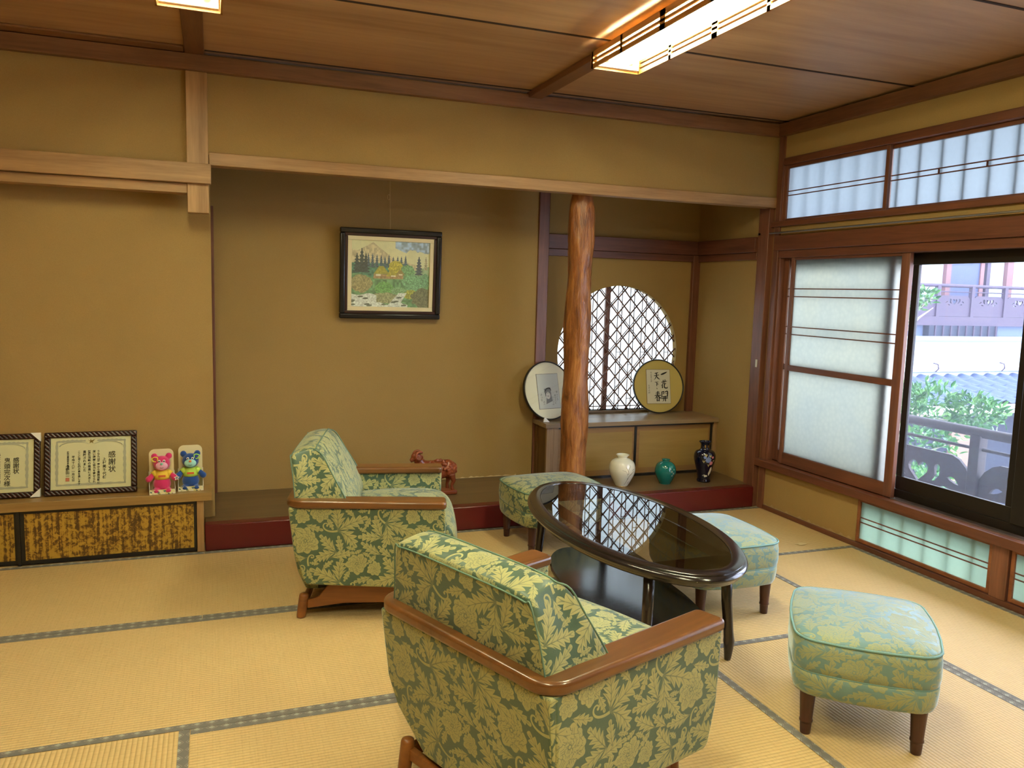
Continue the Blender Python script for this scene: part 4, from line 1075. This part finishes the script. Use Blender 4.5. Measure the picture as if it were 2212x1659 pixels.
brush(bb, .022, zt-.040, .056, .045, G['ichi']); brush(bb, .020, zt-.135, .058, .068, G['hana']); brush(bb, .018, zt-.232, .060, .075, G['hiraku'])
brush(bb, -.036, zt-.066, .050, .060, G['ten']); brush(bb, -.032, zt-.120, .040, .042, G['shita']); brush(bb, -.028, zt-.146, .026, .022, G['tomo']); brush(bb, -.036, zt-.232, .056, .072, G['haru'])
bb.build('brush_lettering', M_INK, r1)
text('small_lettering', vtext('為上村美千代様'), .013, M_INK2, r1, (-.060, .0060, z1-.016), (PI/2, 0, 0), line=.9, shear=.2)
text('small_lettering', vtext('弘幸大師'), .016, M_INK2, r1, (-.081, .0060, z1-.118), (PI/2, 0, 0), line=1.15, shear=.2)
r2, R2 = round_frame('round_frame', 'round black frame with an ink sketch and poem, half hidden behind the log pillar', (2.280, 5.235, .5690), .22, .214, M_MAT2, 14)
hw, z0, z1 = .092, R2-.130, R2+.120
MB().box(-hw-.003, hw+.003, .008, .0098, z0-.003, z1+.003).build('slip', plain('grey_slip', srgb(110, 104, 92), .6), r2)
MB().box(-hw, hw, .0065, .0079, z0, z1).build('sketch_sheet', plain('pale_sheet', srgb(196, 200, 192), .7), r2)
sk = MB()
GR = plain('ink_wash', srgb(120, 122, 122), .7)
q = MB(); q.prism([(-.040, R2+.012), (.018, R2+.022), (.020, R2-.03), (.026, R2-.078), (-.030, R2-.098), (-.022, R2-.04)], .0058, .0064, 'y'); q.build('ink_wash', GR, r2, weld=True)
q = MB(); q.add([(-.008+.020*math.cos(u), .0054, R2-.036+.026*math.sin(u)) for u in np.linspace(0, 2*PI, 21)[:-1]], [tuple(range(20))]); q.build('sketched_face', plain('pale_sheet2', srgb(206, 206, 198), .7), r2)
brush(sk, -.036, R2-.02, .056, .04, [[(.0, .2, .03), (.3, .8, .06), (.8, .9, .07), (1, .5, .03)], [(.1, .1, .05), (.12, -.5, .03)], [(.35, .1, .02), (.45, .0, .02)], [(.6, .1, .02), (.7, .04, .02)], [(.4, -.5, .02), (.6, -.52, .02)]], y=.0050)
sk.build('ink_drawing', M_INK, r2)
for (x, zt_, s_, tx) in ((.070, -.005, .018, 'ゆっくり'), (.052, -.03, .017, 'あなたに'), (.030, -.045, .016, 'ひとつの'), (-.068, -.02, .019, 'みつを'), (-.050, -.075, .014, 'あん')):
    text('small_lettering', vtext(tx), s_, M_INK, r2, (x, .0058, R2+zt_), (PI/2, 0, 0), line=1.05, shear=.15)
MB().add([(R2*.96*math.cos(u), .0035, R2+R2*.96*math.sin(u)) for u in np.linspace(0, 2*PI, 49)[:-1]], [tuple(range(48))]).build('cover_glass', M_PICGLASS, r2)
ft = MB().prism([(0, .003), (.050, .0), (.010, .038)], -.012, .0, 'y').build('corner_wedge', M_WHITE, None, loc=(2.185, 5.18, .5635), weld=True)
tag(ft, 'small white wedge under the lower left edge of the half-hidden round frame', 'wedge')

# ------------------------------------------------------------------ vases
def glossy(name, c, c2=None, **kw):
    m, t, o = nt(name); p = princ(t, o, c, .08, **kw)
    if c2: L(t, mix(t, noise(t, coords(t), 14, 3), c, c2), p.inputs['Base Color'])
    p.inputs['Coat Weight'].default_value = .6; return m
def vase(name, label, loc, prof, mat_, seg=48, inner=.9):
    root = empty(name, loc); tag(root, label, 'vase')
    inn = [(r*inner, z-.001) for r, z in prof[::-1] if z > prof[-1][1]*.72]
    MB().lathe([(0, 0)]+prof+inn+[(0, prof[-1][1]*.72)], (0, 0, 0), seg).build('vase_body', mat_, root, smooth=True)
    return root
def sm(pr, n=5):
    out = []
    for i in range(len(pr)-1):
        p0, p1, p2, p3 = pr[max(i-1, 0)], pr[i], pr[i+1], pr[min(i+2, len(pr)-1)]
        for k in range(n):
            t = k/n; out.append(tuple(.5*((2*p1[j])+(-p0[j]+p2[j])*t+(2*p0[j]-5*p1[j]+4*p2[j]-p3[j])*t*t+(-p0[j]+3*p1[j]-3*p2[j]+p3[j])*t**3) for j in (0, 1)))
    return out+[pr[-1]]
pwv = sm([(.042, 0), (.044, .006), (.062, .04), (.086, .09), (.092, .13), (.080, .172), (.052, .194), (.034, .200), (.033, .206), (.046, .222), (.044, .226)])
v1 = vase('vase', 'white porcelain vase with a thin gold and grey orchid sketch', (2.665, 4.87, .147), pwv, glossy('white_porcelain', srgb(236, 236, 222)))
ptv = sm([(.040, 0), (.042, .006), (.058, .035), (.074, .075), (.075, .105), (.064, .138), (.040, .158), (.026, .163), (.027, .168), (.032, .175)])
v2 = vase('vase', 'small round teal vase with dark blossom branch between white and navy vases', (3.012, 4.866, .147), ptv, glossy('teal_glaze', srgb(10, 104, 100), srgb(18, 124, 116)))
pnv = sm([(.046, 0), (.050, .008), (.046, .03), (.054, .08), (.074, .15), (.078, .19), (.066, .222), (.040, .236), (.033, .250), (.034, .275), (.046, .292), (.044, .296)])
v3 = vase('vase', 'tall glossy navy vase with flower and bird decoration, nearest the window', (3.325, 4.85, .147), pnv, glossy('navy_glaze', srgb(8, 10, 34), srgb(10, 12, 40)))
# decoration patches laid on the curved surfaces (face the room)
def on_surf(prof, a, z, off=.0007):
    zs = [p[1] for p in prof]; rs = [p[0] for p in prof]; r = float(np.interp(z, zs, rs))+off
    return (r*math.cos(a), r*math.sin(a), z)
def decal(parent, prof, name, mat_, shapes, a0):
    b = MB()
    for sh_ in shapes:
        pts = [on_surf(prof, a0+dx/.075, z) for dx, z in sh_]; c = (sum(p[0] for p in sh_)/len(sh_), sum(p[1] for p in sh_)/len(sh_))
        cc = on_surf(prof, a0+c[0]/.075, c[1], .0009); n = len(pts); b.add(pts+[cc], [(i, (i+1) % n, n) for i in range(n)])
    return b.build(name, mat_, parent, smooth=False)
def blob_(cx, cz, r, n=10, k=5, amp=.25): return [(cx+r*(1+amp*math.sin(k*u))*math.cos(u), cz+r*(1+amp*math.sin(k*u))*math.sin(u)) for u in np.linspace(0, 2*PI, n*3+1)[:-1]]
AV = -PI/2-.32     # towards the camera
def lines(parent, prof, name, mat_, paths, a0, r=.0011):
    b = MB()
    for p in paths: b.tube([on_surf(prof, a0+dx/.075, z, .0004) for dx, z in p], r, 5)
    return b.build(name, mat_, parent)
GOLD = plain('gilt', srgb(176, 140, 74), .25, Metallic=.7); GREYP = plain('grey_glaze', srgb(96, 96, 92), .3)
lines(v1, pwv, 'orchid_stem', GREYP, [[(.02, .03), (.028, .06), (.022, .10), (.03, .14)], [(.028, .06), (.046, .10), (.056, .13), (.07, .135)], [(.022, .10), (.008, .125), (-.01, .13)], [(.02, .03), (.012, .022)], [(.03, .14), (.04, .155), (.036, .165)], [(.04, .03), (.05, .045)]], AV)
lines(v1, pwv, 'gilt_leaf', GOLD, [[(.026, .05), (.034, .09), (.048, .105), (.066, .12)], [(.028, .10), (.024, .125), (.012, .15)]], AV, .0014)
MB().lathe([(.0425, .001), (.0445, .004), (.0445, .007), (.0435, .007)], (0, 0, 0), 40).build('gilt_foot_ring', GOLD, v1, smooth=True)
decal(v2, ptv, 'blossom', plain('pale_blossom', srgb(130, 160, 150), .3), [blob_(.03, .10, .008), blob_(.045, .085, .007), blob_(.052, .112, .006), blob_(.02, .118, .006), blob_(.036, .07, .006)], AV)
lines(v2, ptv, 'dark_branch', plain('dark_branch', srgb(20, 50, 46), .4), [[(.03, .025), (.036, .05), (.05, .07), (.06, .10)], [(.036, .05), (.02, .08), (.028, .11)], [(.05, .07), (.066, .075)]], AV, .0016)
decal(v3, pnv, 'blue_flower', plain('pale_blue_flower', srgb(120, 140, 196), .2), [blob_(.006, .172, .020, 12, 8, .12), blob_(-.018, .19, .010)], AV)
decal(v3, pnv, 'pink_flower', plain('pink_flower', srgb(204, 130, 140), .2), [blob_(.030, .148, .014, 12, 8, .12), blob_(.040, .19, .008)], AV)
decal(v3, pnv, 'leaves', plain('gold_green_leaf', srgb(168, 158, 110), .25), [blob_(-.026, .16, .008, 10, 3, .4), blob_(.012, .132, .008, 10, 3, .4), blob_(-.012, .205, .009, 10, 4, .4), blob_(.048, .165, .006, 10, 3, .4), blob_(.022, .200, .007, 10, 3, .4)], AV)
decal(v3, pnv, 'white_bird', plain('white_enamel', srgb(226, 222, 206), .2), [[(.030, .05), (.052, .07), (.056, .10), (.044, .12), (.034, .112), (.028, .085), (.022, .07)], [(-.04, .052), (-.01, .040), (.018, .046), (.012, .056), (-.02, .060)]], AV)
decal(v3, pnv, 'neck_medallion', GOLD, [blob_(-.02, .262, .010, 10, 4, .1), blob_(.03, .262, .010, 10, 4, .1)], AV)

# ------------------------------------------------------------------ carved ram
ram = empty('ram_figurine', (1.335, 4.975, .147), .08)
tag(ram, 'carved reddish ram figurine on the alcove board, half hidden by the armchair', 'figurine')
M_RAM = wood('carved_red_wood', srgb(104, 46, 24), srgb(156, 82, 48), 'x', .3, 12)
bd = MB(); rr_ = random.Random(4)
bd.ell((.02, 0, .155), (.105, .050, .060)); bd.ell((.095, 0, .165), (.055, .052, .062)); bd.ell((-.06, 0, .175), (.050, .042, .055))
bd.tube([(-.07, 0, .185), (-.10, -.005, .225), (-.115, -.008, .255)], [.042, .034, .028], 16)
bd.ell((-.122, -.008, .262), (.034, .024, .026)); bd.tube([(-.128, -.008, .258), (-.150, -.010, .240), (-.162, -.011, .232)], [.021, .015, .011], 12)
for x, y, kx in ((.115, -.028, .016), (.105, .030, .010), (-.055, -.026, -.004), (-.070, .028, -.012)):
    bd.tube([(x, y, .13), (x+kx, y, .085), (x+kx*.2, y, .055), (x+kx*.6, y, .024)], [.026, .015, .010, .013], 12)
for _ in range(90):
    u, w_ = rr_.uniform(-1, 1), rr_.uniform(-.5, PI+.5)
    cx = .03+u*.12; s_ = math.sqrt(max(.02, 1-(u*.92)**2)); bd.ell((cx, .054*s_*math.cos(w_)*1.08, .160+.062*s_*math.sin(w_)), (.014, .012, .013), 8, 6)
bdo = bd.build('body', M_RAM, ram)
m = bdo.modifiers.new('r', 'REMESH'); m.mode = 'VOXEL'; m.voxel_size = .0030; m.use_smooth_shade = True
m = bdo.modifiers.new('s', 'SMOOTH'); m.iterations = 2; m.factor = .5
for s in (-1, 1):
    pts = []; rs_ = []
    for k in range(30):
        a = .9+k*.29; r0 = .031-.00085*k; pts.append((-.108+r0*math.cos(a), s*(.022+.0011*k)-.008, .263+r0*math.sin(a))); rs_.append(.0092-.00024*k)
    MB().tube(pts, rs_, 12).build('curled_horn', M_RAM, ram, smooth=True)
MB().box(-.13, .15, -.055, .055, 0, .028).build('plinth', M_RAM, ram, bevel=.008, seg=3)

# ------------------------------------------------------------------ ceiling lights
M_LFRM = wood('light_frame_wood', srgb(150, 96, 42), srgb(200, 146, 76), 'y', .4, 14)
M_ENAM = plain('white_enamel_metal', (.86, .86, .82), .3)
def ceiling_light(label, x0, x1, y1, z0=2.55, ln=1.30, tm=None):
    root = empty('ceiling_light', ((x0+x1)/2, y1-ln/2, z0)); tag(root, label, 'ceiling light', 'long wooden-framed fluorescent ceiling lights')
    a, l, h = (x1-x0)/2, ln/2, .078
    for s in (-1, 1):
        b = MB(); xa = s*a; xb = s*(a-.008); xa, xb = min(xa, xb), max(xa, xb)
        b.box(xa, xb, -l, l, 0, .020).box(xa, xb, -l, l, .030, .042).box(xa, xb, -l, l, .052, h)
        for y in (-l+.006, -l+.30, -l+.66, l-.66, l-.30, l-.006): b.box(xa, xb, y-.011, y+.011, 0, h)
        b.build('side_rail', M_LFRM, root)
    MB().box(-a, a, l-.010, l, 0, h).build('end_board', M_LFRM, root); MB().box(-a, a, -l, -l+.010, 0, h).build('end_board', M_LFRM, root)
    MB().box(-a+.03, a-.03, -l+.02, l-.02, h-.010, h+.004).build('mounting_box', M_ENAM, root)
    MB().prism([(-.034, h-.012), (0, .038), (.034, h-.012)], -l+.04, l-.04, 'y').build('reflector', M_ENAM, root, weld=True)
    MB().box(-a+.015, a-.015, l-.03, l-.012, .012, h-.01).build('end_plate', M_ENAM, root)
    for s in (-1, 1):
        tb_ = MB().tube([(s*.062, -l+.06, .047), (s*.062, l-.06, .047)], .0145, 20).build('tube', tm or M_TUBE, root, smooth=True)
        for e in (-1, 1): MB().tube([(s*.062, e*(l-.06), .047), (s*.062, e*(l-.030), .047)], .0165, 16).build('socket', M_ENAM, tb_, smooth=True)
    return root
ceiling_light('long wooden-framed fluorescent light, its far end over the oval table', 1.720, 1.976, 3.622)
ceiling_light('fluorescent light of which only the short end shows at the top left', -.194, .054, 3.570)

for (x0, x1, y1, lb) in ((1.720, 1.976, 1.25, 'second long fluorescent light, unseen, nearer the camera, over the middle of the room'), (-.194, .054, 1.20, 'unseen fluorescent light nearer the camera on the left side of the room')):
    ceiling_light(lb, x0, x1, y1, tm=M_TUBE2)  # unseen fixtures, added because the even light implies them

def ragged(p0, p1, up, h, seed, n=26):
    r = random.Random(seed); b = MB(); lo = []; hi = []
    for k in range(n+1):
        t = k/n; p = Vector(p0).lerp(Vector(p1), t); lo.append(tuple(p)); hi.append(tuple(p+Vector(up)*h*(.15+.85*r.random()**2)))
    return b.add(lo+hi, [(k, k+1, n+2+k, n+1+k) for k in range(n)])
M_CHIP = plain('chipped_plaster', srgb(206, 184, 136), .9)
ragged((1.50, YP-.001, .147), (2.06, YP-.001, .147), (0, 0, 1), .012, 3).build('chipped_edge', M_CHIP, bpy.data.objects['wall_back'])
ragged((XR-.001, 4.60, .030), (XR-.001, 3.72, .030), (0, 0, 1), .022, 8, 40).build('chipped_edge', plain('flaked_plaster', srgb(166, 140, 96), .9), bpy.data.objects['wall_right'])
for i, (x, y, q, lb) in enumerate(((3.12, 4.02, .030, 'small papery flake on the mat below the low wall, nearer the alcove'), (3.33, 3.80, .040, 'larger papery flake on the mat below the low wall, nearer the low window'))):
    fl = MB().add([(x+q*math.cos(u)*(1+.4*math.sin(3*u+i)), y+q*.5*math.sin(u), .0022+.004*math.cos(2*u)**2) for u in np.linspace(0, 2*PI, 13)[:-1]], [tuple(range(12))]).build('plaster_flake', M_CHIP)
    fl.modifiers.new('t', 'SOLIDIFY').thickness = .001; tag(fl, lb, 'flake')

# ------------------------------------------------------------------ outside: own balcony, garden tree, wing across the court
struct(MB().box(XR-.3, 4.75, -2.5, 7.0, 2.86, 2.95).build('roof_eave', plain('eave_board', srgb(96, 76, 56), .8)))
struct(MB().box(XR+.1, 4.42, -2.5, 5.7, -.28, -.20).build('floor_balcony', plain('old_boards', srgb(78, 66, 58), .8)))
struct(MB().box(XR+.1, 30, -8, 30, -3.1, -3.0).build('ground', plain('court_gravel', srgb(120, 118, 108), .9)))
M_OUTW = wood('weathered_dark_wood', srgb(46, 38, 40), srgb(74, 62, 62), 'y', .6, 14)
M_OUTZ = wood('weathered_dark_wood_z', srgb(46, 38, 40), srgb(74, 62, 62), 'z', .6, 14)
def heart(cx, cz, r, n=28):
    return [(cx+r*.062*16*math.sin(u)**3, cz+r*.062*(13*math.cos(u)-5*math.cos(2*u)-2*math.cos(3*u)-math.cos(4*u))) for u in np.linspace(0, 2*PI, n+1)[:-1]]
def comma(cx, cz, s, n=10, k=1.0):
    top = [(cx+s*.022*math.cos(u), cz+.040*k+.026*k*math.sin(u)) for u in np.linspace(-.3, PI+.4, n)]
    return top+[(cx-s*.016, cz-.005*k), (cx-s*.050*k, cz-.052*k), (cx-s*.010, cz-.042*k), (cx+s*.018, cz-.005*k)]
def leafh(cx, cz, l, w, tilt=0):
    u = [(-l, 0), (-l*.5, w*.8), (0, w), (l*.5, w*.7), (l, 0), (l*.4, -w*.25), (-l*.4, -w*.25)]
    c, s_ = math.cos(tilt), math.sin(tilt); return [(cx+a*c-b*s_, cz+a*s_+b*c) for a, b in u]
def pierced(outer, holes, t0, t1, axis):
    bm = bmesh.new(); es = []
    for lp in [outer]+holes:
        vs = [bm.verts.new((t0, p[0], p[1]) if axis == 'x' else (p[0], t0, p[1])) for p in lp]
        es += [bm.edges.new((vs[i], vs[(i+1) % len(vs)])) for i in range(len(vs))]
    r = bmesh.ops.triangle_fill(bm, edges=es, use_beauty=True)
    fs = [g for g in r['geom'] if isinstance(g, bmesh.types.BMFace)]
    ex = bmesh.ops.extrude_face_region(bm, geom=fs)
    bmesh.ops.translate(bm, verts=[g for g in ex['geom'] if isinstance(g, bmesh.types.BMVert)], vec=(t1-t0, 0, 0) if axis == 'x' else (0, t1-t0, 0))
    bmesh.ops.recalc_face_normals(bm, faces=bm.faces)
    b = MB(); bm.verts.index_update(); b.add([tuple(v.co) for v in bm.verts], [tuple(v.index for v in f.verts) for f in bm.faces]); bm.free(); return b
def panel(w, z0, z1, sc_=1.0):
    cz = z1-.145*sc_
    outer = [(-w, z0), (w, z0), (w, z1-.11*sc_), (w-.03*sc_, z1-.06*sc_), (w-.08*sc_, z1-.018*sc_), (w-.13*sc_, z1), (-w+.13*sc_, z1), (-w+.08*sc_, z1-.018*sc_), (-w+.03*sc_, z1-.06*sc_), (-w, z1-.11*sc_)]
    holes = [heart(0, cz, .078*sc_)]
    for s_ in (-1, 1):
        holes.append([(s_*(x), z) for x, z in comma(.145*sc_, cz+.0, 1, k=sc_)])
        holes.append([(s_*x, z) for x, z in leafh(.262*sc_, cz-.018*sc_, .048*sc_, .024*sc_, -.35)])
        holes.append([(s_*x, z) for x, z in leafh(.200*sc_, cz-.082*sc_, .055*sc_, .018*sc_, .1)])
    return outer, holes
BX = 4.30
br = empty('balcony_railing', (BX, 3.46, -.2)); tag(br, 'dark wooden balcony railing with pierced heart panels just outside the window', 'railing')
MB().tube([(0, -2.5, .915), (0, 2.6, .915)], .030, 16).build('top_rail', M_OUTW, br, smooth=True)
MB().tube([(0, -2.5, .815), (0, 2.6, .815)], .010, 10).build('thin_rail', M_OUTW, br, smooth=True)
for k in range(-2, 3):
    MB().box(-.034, .034, k*.82-.034, k*.82+.034, -.08, .90).build('post', M_OUTZ, br, bevel=.004)
    if k < 2:
        o_, h_ = panel(.376, .20, .745); pierced([(x+k*.82+.41, z) for x, z in o_], [[(x+k*.82+.41, z) for x, z in q] for q in h_], -.010, .010, 'x').build('pierced_panel', M_OUTW, br)
MB().box(-.03, .03, -2.5, 2.6, .14, .20).build('bottom_rail', M_OUTW, br)

# wing across the court (faces the camera side)
M_FW = plain('pale_render', srgb(176, 196, 200), .8); M_FB = plain('dark_timber_across', srgb(64, 50, 70), .6); M_FR = plain('reddish_timber_across', srgb(120, 80, 80), .6)
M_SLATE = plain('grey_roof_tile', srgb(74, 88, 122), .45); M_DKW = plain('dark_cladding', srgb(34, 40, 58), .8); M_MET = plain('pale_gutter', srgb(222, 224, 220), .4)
hs_ = empty('inn_wing', (11, 9, -3)); tag(hs_, 'wing across the court with timber gallery, pale wall and grey tiled lower roof', 'building')
def H(b, name, m): 
    b.map(lambda x, y, z: (x-11, y-9, z+3)); return b.build(name, m, hs_)
H(MB().box(7.5, 16, 9.75, 9.9, .9, 4.4), 'upper_wall', M_FW)
H(MB().box(7.5, 16, 9.0, 9.75, 1.15, 1.285), 'gallery_beam', M_FB)
H(MB().box(7.5, 16, 9.0, 9.2, -3, .92), 'lower_wall', M_FW)
H(MB().box(9.95, 11.35, 8.99, 9.16, .93, 1.15), 'dark_boarding', M_DKW)  # dark board wall behind the slats
H(MB().box(7.5, 16, 9.1, 9.2, .92, 1.15), 'boarding', plain('blue_grey_board', srgb(96, 110, 140), .8))
for x in np.arange(10.05, 11.4, .155): H(MB().box(x, x+.018, 8.97, 8.99, .93, 1.15), 'slat', M_FB)
H(MB().tube([(7.5, 8.93, .955), (16, 8.93, .955)], .04, 12), 'pipe', plain('blue_grey_pipe', srgb(150, 168, 180), .4))
H(MB().tube([(7.5, 8.9, .52), (16, 8.9, .52)], .06, 14), 'gutter', M_MET)
H(MB().box(7.5, 16, 8.93, 9.0, .38, .45), 'ridge_band', plain('ridge_band_grey', srgb(170, 180, 190), .5))
for x in (10.0, 11.35, 12.7): H(MB().tube([(x, 8.86, .47), (x+.03, 8.83, .52), (x+.02, 8.84, .58), (x-.03, 8.88, .60)], .011, 6), 'gutter_bracket', M_FB)
H(MB().tube([(7.5, 9.02, 1.745), (16, 9.02, 1.745)], .026, 12), 'gallery_top_rail', M_FB)
H(MB().tube([(7.5, 9.02, 1.655), (16, 9.02, 1.655)], .009, 8), 'gallery_thin_rail', M_FB)
k = -3
while k < 8:
    x = 10.09+k*.69; H(MB().box(x-.03, x+.03, 8.99, 9.05, 1.285, 1.74), 'gallery_post', M_FB)
    o_, h_ = panel(.315, 1.29, 1.60, .62); H(pierced([(a+x+.345, z) for a, z in o_], [[(a+x+.345, z) for a, z in q] for q in h_], 9.01, 9.03, 'y'), 'gallery_panel', M_FB); k += 1
for x0, x1, m_ in ((10.30, 10.46, M_FR), (10.98, 11.08, M_FR), (11.72, 11.80, M_FR), (11.86, 11.94, M_FB), (12.32, 12.46, M_FR), (9.2, 9.3, M_FR)):
    H(MB().box(x0, x1, 9.68, 9.76, 1.28, 4.2), 'gallery_wall_post', m_)
H(MB().box(11.08, 11.72, 9.70, 9.76, 1.28, 3.4), 'dark_screen', plain('dark_blue_screen', srgb(56, 68, 104), .5))
H(MB().box(8.6, 10.2, 9.70, 9.745, 1.95, 3.4), 'upper_window', plain('bright_window', srgb(240, 244, 246), .3))
rf = MB(); xs_ = np.arange(7.5, 16, .045); rows = 5; vs = []; nx_ = len(xs_)
for r in range(rows):
    for e in (0, 1):
        t_ = (r+e)/rows; y = 8.95-1.0*t_; zb = .40-.30*t_+(0.0 if e == 0 else .030)
        for x in xs_:
            ph = ((x/.27) % 1.0); roll = .030*max(0, math.sin(ph*2*PI))**.7+.010*math.sin(ph*2*PI)
            vs.append((x, y, zb+roll))
fs = []
for r in range(rows*2-1):
    for i in range(nx_-1): a = r*nx_+i; fs.append((a, a+1, a+nx_+1, a+nx_))
rf.add(vs, fs); H(rf, 'tiled_roof', M_SLATE)
H(MB().box(7.5, 16, 7.96, 8.02, -.02, .105), 'white_fascia', plain('white_fascia', srgb(236, 236, 230), .6))
H(MB().box(7.5, 16, 8.2, 9.0, -3, .05), 'dark_ground_floor', M_DKW)  # dark blue-grey wall below the fascia
H(MB().box(9.6, 10.3, 8.15, 8.2, -2.0, -.25), 'brown_shutter', plain('brown_shutter', srgb(140, 110, 92), .7))

# garden tree
def leafmesh(centers, n, seed, ln=.060, wd=.011, shell=.75):
    r = np.random.RandomState(seed); b = MB()
    for _ in range(n):
        c, rad = centers[r.randint(len(centers))]
        d = r.normal(size=3); d /= np.linalg.norm(d); q = r.uniform(.2, 1)**(1/3.); p = np.array(c)+d*np.array(rad)*q
        out = d*.7+np.array([0, 0, .55])+r.normal(size=3)*.55; out /= np.linalg.norm(out)
        sd = np.cross(out, r.normal(size=3)); sd /= np.linalg.norm(sd)+1e-9; nn = np.cross(out, sd); l = ln*r.uniform(.7, 1.25); w = wd*r.uniform(.8, 1.3)
        if nn[2] < 0: nn = -nn
        pts = [p, p+out*l*.35+sd*w, p+out*l*.75+sd*w*.7-nn*l*.08, p+out*l-nn*l*.22, p+out*l*.75-sd*w*.7-nn*l*.08, p+out*l*.35-sd*w, p+out*l*.4-nn*l*.05*0-nn*w*.35]
        b.add(pts, [(0, 1, 6), (1, 2, 6), (2, 3, 6), (3, 4, 6), (4, 5, 6), (5, 0, 6)])
    return b
m, t, o = nt('glossy_leaf'); gi = N(t, 'ShaderNodeNewGeometry'); c = ramp(t, gi.outputs['Random Per Island'], [(0, srgb(36, 98, 46)), (.5, srgb(66, 140, 66)), (1, srgb(126, 184, 92))])
p = princ(t, o, None, .3); L(t, c, p.inputs['Base Color']); M_LEAF = m
tree = empty('garden_tree', (5.25, 5.0, -3)); tag(tree, 'leafy green garden tree growing up past the balcony rail', 'tree')
cl = [((0, -.10, 3.34), (.34, .46, .42)), ((-.05, -.38, 3.62), (.24, .34, .26)), ((.05, -.68, 3.68), (.14, .24, .12)), ((-.05, .35, 3.35), (.35, .4, .42)), ((.05, .0, 2.95), (.34, .6, .30)), ((0, -.35, 3.05), (.25, .35, .28)), ((0, .8, 3.4), (.35, .4, .5)), ((0, -.05, 3.68), (.15, .2, .14)), ((0, .5, 3.9), (.2, .3, .3))]
lf = leafmesh(cl, 4200, 2).build('foliage', M_LEAF, tree); lf['kind'] = 'stuff'
lf2 = leafmesh([((-.02, -.05, 4.47), (.10, .14, .09)), ((0, .05, 4.36), (.10, .12, .10)), ((0, -.20, 4.52), (.06, .08, .05))], 210, 5).build('foliage', M_LEAF, tree); lf2['kind'] = 'stuff'
M_BARK = plain('pale_lichen_bark', srgb(206, 196, 186), .9)
MB().tube([(.06, .14, 0), (.05, .10, 1.5), (.08, .06, 2.8), (.05, .045, 3.6), (.02, .04, 3.9), (.02, .05, 4.15), (.0, .02, 4.28)], [.09, .08, .06, .05, .055, .045, .025], 14).build('trunk', M_BARK, tree, smooth=True)
tw_ = MB()
for a in (((.0, .02, 4.2), (-.02, -.12, 4.40), (-.02, -.28, 4.52)), ((.0, .02, 4.2), (0, -.15, 4.36), (-.03, -.3, 4.44)), ((.05, .04, 3.5), (0, -.2, 3.6), (.04, -.55, 3.58)), ((.05, .05, 3.2), (0, -.3, 3.3), (0, -.5, 3.4))): tw_.tube(a, [.012, .008, .004], 6)
tw_.build('branches', M_BARK, tree)
